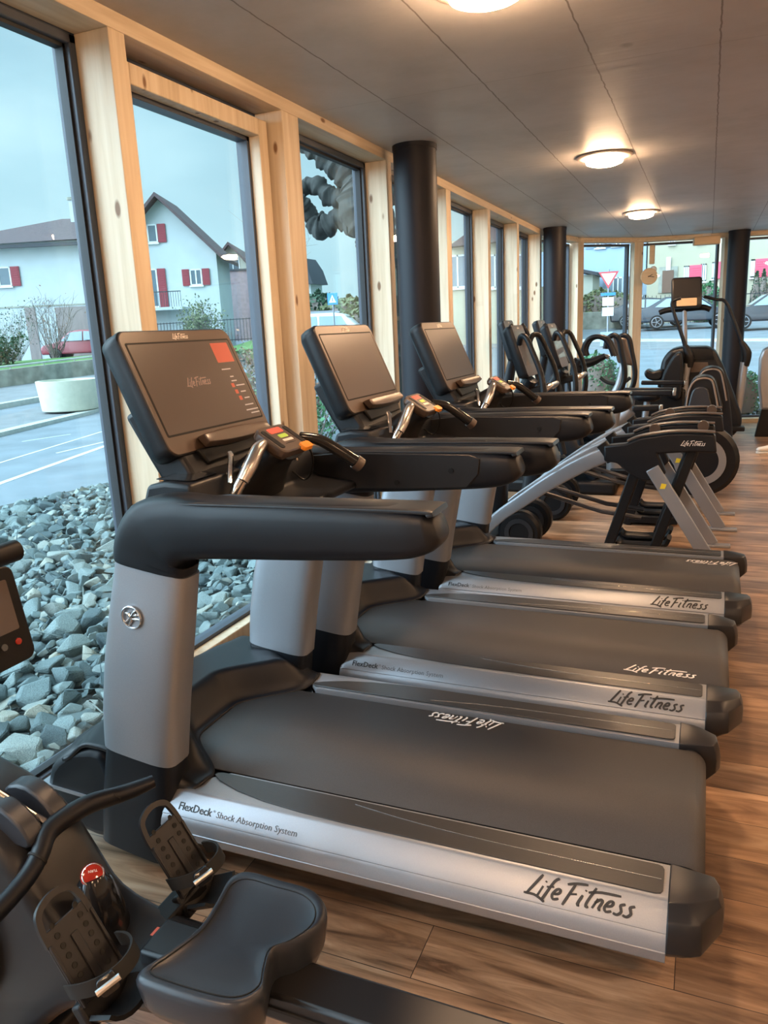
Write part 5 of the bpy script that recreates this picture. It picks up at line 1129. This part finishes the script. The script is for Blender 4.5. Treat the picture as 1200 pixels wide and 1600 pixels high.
# two wall-side consoles beyond the striders: upright trainers
def trainer(Y, pa, lab, deg=17):
    """arc trainer: console on a mast over a low base. pa: display top corners in the view"""
    p = at(*pa, 'y', Y); loc = Vector((p.x, Y, 0)); t_ = empty('arc_trainer', loc, 0, lab, 'arc trainer'); zt = p.z
    display(t_, (.075, 0, zt-.19), deg, .36, .38)
    MB().sweep([(-.06, .05), (-.05, .5), (.0, .9), (.07, zt-.36)], [.16, .13, .11, .14], [.18, .12, .10, .07], 0, e=3.5).build('mast', 'black_soft', t_, ang=50)
    MB().box(-.15, 1.05, -.24, .24, .0, .12).build('base', 'black', t_, bevel=.03)
    MB().sweep([(.0, .12), (.25, .42), (.55, .46), (.85, .12)], .22, [.10, .22, .20, .10], 0, e=4).build('drive_housing', 'black_soft', t_, ang=50)
    for sd in (-1, 1):
        MB().tube([(.35, sd*.27, .30), (.30, sd*.28, .75), (.24, sd*.27, 1.05), (.17, sd*.24, zt-.18), (.10, sd*.23, zt-.05)], [.022, .021, .02, .019, .019], 10, smooth=5).build('moving_arm', 'black_soft', t_, ang=60)
        MB().box(.45, .85, sd*.17-.07, sd*.17+.07, .24, .28).build('pedal', 'black', t_, bevel=.012)
    return t_
trainer(7.25, (790, 499), 'arc trainer whose display peeks out behind the nearer striders, close to the windows')
trainer(8.25, (842, 499), 'slim arc trainer in front of the column at the facade bend')
# bike with looped handlebars
Y = 8.55; bk = root_at('exercise_bike', at(918, 600, 'y', Y)*1, 'exercise bike with looped black handlebars beside the green shrub', 'exercise bike'); bk.location.z = 0
wb_(MB().tube(pts(Y, (903, 640), (900, 608), (898, 580)), [.062, .058, .055], 18), 'post', 'silver', bk)
wb_(MB().tube(pts(Y, (899, 590), (901, 572), (906, 562)), [.066, .064, .06], 18), 'collar', 'black_soft', bk)
wb_(MB().tube(pts(Y, (903, 570), (925, 566), (946, 556)), [.06, .045, .03], 14), 'stem', 'black_soft', bk)
for k, (dy, dpx) in enumerate(((-.22, 0), (.22, 4))):
    wb_(MB().tube(pts(Y+dy, (914+dpx, 556), (912+dpx, 545), (919+dpx, 531), (932+dpx, 526), (946+dpx, 530), (954+dpx, 543), (959+dpx, 556)), .026, 12, smooth=5), 'handlebar', 'black_soft', bk, ang=60)
wb_(MB().tube(pts(Y, (925, 562), (943, 556), (952, 558)), .024, 12), 'pulse_grip', 'chrome', bk)
dsp_ = at(880, 545, 'y', Y); de = display(bk, Vector((dsp_.x+.02, Y, dsp_.z+.02))-bk.location, 24, .32, .36)
pa_ = pts(Y, (905, 660), (930, 640), (965, 650)); 
wb_(MB().tube([(q.x, q.y, q.z) for q in pts(Y, (900, 625), (930, 645), (960, 660), (985, 640))], [.08, .10, .10, .07], 14, smooth=4), 'frame', 'silver', bk, ang=60)
wb_(MB().box(bk.location.x-.35, bk.location.x+.85, Y-.22, Y+.22, 0, .07), 'base', 'black', bk, bevel=.02)
wb_(MB().lathe([(0, -.09), (.22, -.09), (.25, -.05), (.25, .05), (.22, .09), (0, .09)], (bk.location.x+.05, Y, .32), (0, 1, 0), 32), 'flywheel_housing', 'black_soft', bk, ang=40)
wb_(MB().tube([(bk.location.x+.55, Y, .07), (bk.location.x+.62, Y, .72)], .035, 12), 'seat_post', 'silver', bk)
wb_(MB().rings([[(bk.location.x+.62+x*k_, Y+y*k_, z_) for x, y in rrect(.27, .24, .09, 4)] for k_, z_ in ((.7, .70), (1, .73), (1, .77), (.9, .785))]), 'saddle', 'black_soft', bk, ang=60)
# console seen from behind with twin tubes, in front of the window
Y = 9.3; uc2 = root_at('upper_body_trainer', at(965, 640, 'y', Y)*1, 'upright trainer with two tall black tubes around a brownish console back', 'trainer'); uc2.location.z = 0
for dy, dx in ((-.2, 0), (.2, 16)):
    wb_(MB().tube(pts(Y+dy, (946+dx, 545), (949+dx, 531), (958+dx, 524), (967+dx, 530), (971+dx, 550), (976+dx, 580), (973+dx, 602), (962+dx, 618), (950+dx, 632)), .030, 12, smooth=5), 'tube_frame', 'black_soft', uc2, ang=60)
c_ = at(972, 548, 'y', Y); wb_(MB().obox(c_, (.085, 0, -.02), (0, .03, 0), (-.04, 0, .155)), 'console_back', 'console_face', uc2, bevel=.02)
wb_(MB().tube(pts(Y, (975, 565), (968, 600), (955, 625), (935, 650)), [.04, .05, .06, .07], 12, smooth=4), 'mast', 'silver', uc2)
wb_(MB().tube(pts(Y, (985, 590), (970, 600), (950, 598), (938, 590)), .02, 8, smooth=4), 'cable_loop', 'rubber', uc2)
wb_(MB().box(uc2.location.x-.45, uc2.location.x+.5, Y-.28, Y+.28, 0, .10), 'base', 'black', uc2, bevel=.03)
# recumbent bikes: seats, side grips and housings
def recumbent(Y, dx, dyp, lab, seatpx=None):
    r_ = root_at('recumbent_bike', at(1050+dx, 640, 'y', Y)*1, lab, 'recumbent bike'); r_.location.z = 0
    def q(*a): return pts(Y, *[(px+dx, py+dyp) for px, py in a])
    out = q((1068, 655), (1070, 628), (1078, 602), (1086, 590), (1100, 586), (1114, 590), (1120, 604), (1127, 640), (1131, 690), (1128, 735), (1118, 762), (1096, 768), (1080, 740), (1070, 700))
    o2_ = smooth2([(v.x, v.z) for v in out], 3); zmin = min(z for x, z in o2_); o2_ = [(x, max(z, .02)) for x, z in o2_]
    hs = wb_(MB().prism(o2_, Y-.16, Y+.16), 'seat_shell', 'black_soft', r_, bevel=.03, seg=3, ang=40)
    rimp = [Vector((x, Y-.165, z)) for x, z in o2_ if z > .45]; 
    wb_(MB().tube(pts(Y-.168, *[(px+dx, py+dyp) for px, py in ((1072, 640), (1076, 612), (1085, 596), (1100, 591), (1112, 595), (1117, 612), (1122, 640))]), .008, 8, smooth=5), 'rim_trim', 'trim_warm', r_, hs)
    pn = q((1075, 655), (1078, 622), (1086, 604), (1104, 603), (1110, 622), (1114, 655)); wb_(MB().prism(smooth2([(v.x, v.z) for v in pn], 3), Y-.19, Y-.15), 'cushion', 'seat_sky_tint', r_, hs, bevel=.012)
    return r_
rb1 = recumbent(7.6, 0, 0, 'recumbent bike seat shell with a pale rim behind the striders')
rb2 = recumbent(8.6, 13, -14, 'larger looking dark seat shell with a pale rim, between strider and street column')
for Y, a, b_, r_, rt_, nm in ((7.15, (988, 638), (1030, 637), .05, rb1, 'side_grip'), (7.9, (968, 614), (1051, 614), .05, rb1, 'side_grip'), (8.9, (1002, 598), (1069, 598), .045, rb2, 'side_grip'), (8.4, (975, 609), (1052, 609), .04, rb2, 'side_grip')):
    p, q_ = pts(Y, a, b_); gi = wb_(MB().bar(p, q_, .07, r_), nm, 'black_soft', rt_, bevel=.012); wb_(MB().bar(q_, q_+Vector((.03, 0, 0)), .068, r_*.95), 'grip_end', 'chrome_brushed', rt_, gi, bevel=.005)
for Y, rt_, x0 in ((7.6, rb1, 0), (8.6, rb2, 13)):
    p = at(1050+x0, 700, 'y', Y); wb_(MB().box(p.x-.55, p.x+.35, Y-.1, Y+.1, .0, .16), 'base', 'black', rt_, bevel=.02)
    wb_(MB().tube([(p.x-.5, Y, .1), (p.x-.55, Y, .5), (p.x-.50, Y, .82)], [.09, .06, .05], 12, smooth=3), 'mast', 'silver', rt_)
# big ringed flywheel
Y = 7.1; c = at(1100, 706, 'y', Y); c.z = .36
fw_ = root_at('spin_wheel', (c.x, Y, 0), 'black wheel housing with a grey ring, standing behind the silver legs', 'flywheel')
wb_(MB().lathe([(0, -.06), (.28, -.06), (.315, -.03), (.315, .03), (.28, .06), (0, .06)], c+Vector((-.03, 0, -.03)), (0, 1, 0), 40), 'housing', 'black_soft', fw_, ang=40)
wb_(MB().lathe([(.15, 0), (.21, 0), (.21, .008), (.15, .008)], c+Vector((-.03, -.063, -.03)), (0, -1, 0), 40, hole=True), 'ring', 'silver', fw_)
# recumbent with backrest close to the windows
Y = 9.8; r3 = root_at('recumbent_bike', at(1040, 640, 'y', Y)*1, 'recumbent bike with a tall black backrest and a low brown-lit seat by the street post', 'recumbent bike'); r3.location.z = 0
bo = pts(Y, (1040, 615), (1034, 592), (1048, 562), (1058, 551), (1066, 552), (1068, 570), (1066, 600), (1062, 622)); wb_(MB().prism(smooth2([(v.x, v.z) for v in bo], 3), Y-.22, Y+.22), 'backrest', 'black_soft', r3, bevel=.03, seg=3, ang=40)
so2 = pts(Y, (1009, 579), (1014, 577), (1022, 580), (1034, 577), (1037, 586), (1030, 593), (1016, 592), (1009, 586)); wb_(MB().prism(smooth2([(v.x, v.z) for v in so2], 3), Y-.16, Y+.16), 'seat', 'black_soft', r3, bevel=.02)
p = at(1030, 600, 'y', Y); wb_(MB().box(p.x-.3, p.x+.3, Y-.15, Y+.15, .02, p.z-.06), 'frame', 'black', r3, bevel=.03)
# stair trainer by the third column
Y = 10.2; cs = root_at('stair_trainer', at(1095, 640, 'y', Y)*1, 'stair trainer with silver uprights and long black arms before the street window', 'stair trainer'); cs.location.z = 0
sh_ = pts(Y, (1034, 640), (1030, 590), (1036, 560), (1048, 545), (1066, 541), (1104, 541), (1118, 546), (1130, 570), (1146, 612), (1158, 645), (1158, 662), (1146, 676), (1120, 690), (1060, 690)); wb_(MB().prism([(v.x, max(v.z, .03)) for v in sh_], Y-.25, Y+.35), 'housing', 'black_soft', cs, bevel=.05, seg=3, ang=25)
pn = pts(Y-.255, (1078, 546), (1112, 546), (1116, 562), (1080, 562)); wb_(MB().prism([(v.x, v.z) for v in pn], Y-.262, Y-.25), 'vent_panel', 'black_gloss', cs)
pn = pts(Y-.255, (1079, 566), (1106, 566), (1108, 580), (1079, 582)); wb_(MB().prism([(v.x, v.z) for v in pn], Y-.262, Y-.25), 'step_panel', 'console_face', cs)
wb_(MB().tube(pts(Y-.1, (1069, 474), (1070, 520), (1071, 560)), .028, 10), 'mast', 'silver', cs)
d_ = at(1073, 457, 'y', Y-.2); q1 = at(1049, 457, 'y', Y-.2); q2 = at(1097, 457, 'y', Y-.2); ww = (q2-q1).length; rx_ = Vector((math.cos(R(8)), math.sin(R(8))*1, 0))
Mx = frame_mtx(d_, rx_, Vector((-math.sin(R(8))*.2, .25, 1)))
P = rrect(ww, .36, .035, 5); db = wb_(MB().rings([[(x*.92, y*.92, -.07) for x, y in P], [(x, y, -.03) for x, y in P], [(x, y, 0) for x, y in P], [(x*.97, y*.96, .006) for x, y in P]]), 'display', 'black_soft', cs, mtx=Mx, ang=50)
wb_(MB().prism(rrect(ww*.86, .22, .01), .006, .008, 'xy'), 'screen', 'screen_dark', cs, db, mtx=Mx @ Matrix.Translation((0, .05, 0)))
wb_(MB().prism(rrect(ww*.66, .09, .01), .006, .012, 'xy'), 'lower_panel', 'ply', cs, db, mtx=Mx @ Matrix.Translation((0, -.115, 0)))
wb_(MB().tube(pts(Y-.1, (1030, 489), (1045, 484), (1072, 483), (1098, 480), (1110, 484)), [.03, .035, .03, .035, .03], 10, smooth=3), 'console_bar', 'black', cs)
for k, pl_ in enumerate((((1064, 466), (1050, 472), (1054, 492), (1064, 520), (1072, 545)), ((1100, 463), (1118, 468), (1134, 472), (1148, 505), (1160, 538)))):
    dy = (-.35, -.05)[k]; a_ = wb_(MB().tube(pts(Y+dy, *pl_), [.017, .018, .02, .022, .026], 10, smooth=5), 'moving_arm', 'black_soft', cs, ang=60)
    e_ = pts(Y+dy, *(((1071, 540), (1077, 558), (1076, 574)), ((1158, 534), (1167, 552), (1164, 572)))[k]); wb_(MB().tube(e_, [.03, .055, .045], 12, smooth=4), 'elbow_cover', 'black', cs, a_, ang=60)
    e_ = pts(Y+dy, *(((1074, 568), (1070, 590), (1068, 625)), ((1163, 566), (1158, 605), (1151, 652)))[k]); wb_(MB().tube(e_, [.045, .048, .048], 12), 'upright', 'silver', cs, a_, ang=60)
for k, (x, z) in enumerate(((1045, 600), (1137, 668))):
    p = at(x, z, 'y', Y-.3); wb_(MB().box(p.x-.12, p.x+.18, Y-.42, Y-.26, p.z-.03, p.z+.02), 'step', 'black', cs, bevel=.01)
# loop handle of a further machine, potted fir and a white shoe at the edge of the hall
Y = 10.9; gd = root_at('vibration_trainer', at(1197, 600, 'y', Y)*1, 'tall blue grey framed trainer standing beyond the potted fir', 'trainer'); gd.location.z = 0
o_ = pts(Y, (1188, 640), (1184, 600), (1186, 560), (1192, 545), (1204, 540), (1240, 545), (1246, 640)); wb_(MB().prism([(v.x, max(.02, v.z)) for v in o_], Y-.06, Y+.06), 'side_frame', 'silver', gd, bevel=.03)
bs = at(1197, 648, 'y', Y); wb_(MB().prism([(bs.x-.12, .0), (bs.x+.6, 0), (bs.x+.6, bs.z+.3), (bs.x-.02, bs.z+.3)], Y-.04, Y+.04), 'base', 'black', gd, bevel=.01)
c = at(1204, 665, 'z', 0); fr = bush('potted_fir', (c.x+.03, c.y-.6, 0), (.16, .16, .62), 'fir', 'small potted fir decorated with white baubles at the end of the hall', 'fir tree', None, True, 900, .03, 60)
MB().lathe([(0, 0), (.09, 0), (.12, .16), (.11, .16), (0, .14)], (0, 0, 0), n=20).build('pot', 'black', fr)
for k in range(6): a = k*1.1; MB().lathe([(0, -.022), (.016, -.015), (.022, 0), (.016, .015), (0, .022)], (.12*math.cos(a)-.03, .12*math.sin(a)-.04, .15+.07*k), n=12).build('bauble', 'white', fr)
c = at(1193, 708, 'z', 0)
sho = empty('shoe', (c.x+.05, c.y, 0), R(10), 'single white trainer shoe on the plank floor', 'shoe')
MB().sweep([(-.12, .03), (-.10, .045), (-.02, .055), (.06, .07), (.12, .075), (.14, .06)], [.05, .085, .09, .075, .07, .05], [.02, .045, .06, .085, .09, .05], 0, e=2.5).build('upper', 'white', sho, ang=60)
MB().prism([(-.13, -.02), (-.10, -.045), (.0, -.045), (.13, -.035), (.14, 0), (.13, .035), (0, .045), (-.10, .045), (-.13, .02)], 0, .022, 'xy').build('sole', 'white', sho, bevel=.005)
MB().tube([(.10, 0, .09), (.11, 0, .15)], [.04, .045], 14).build('collar', 'white', sho)
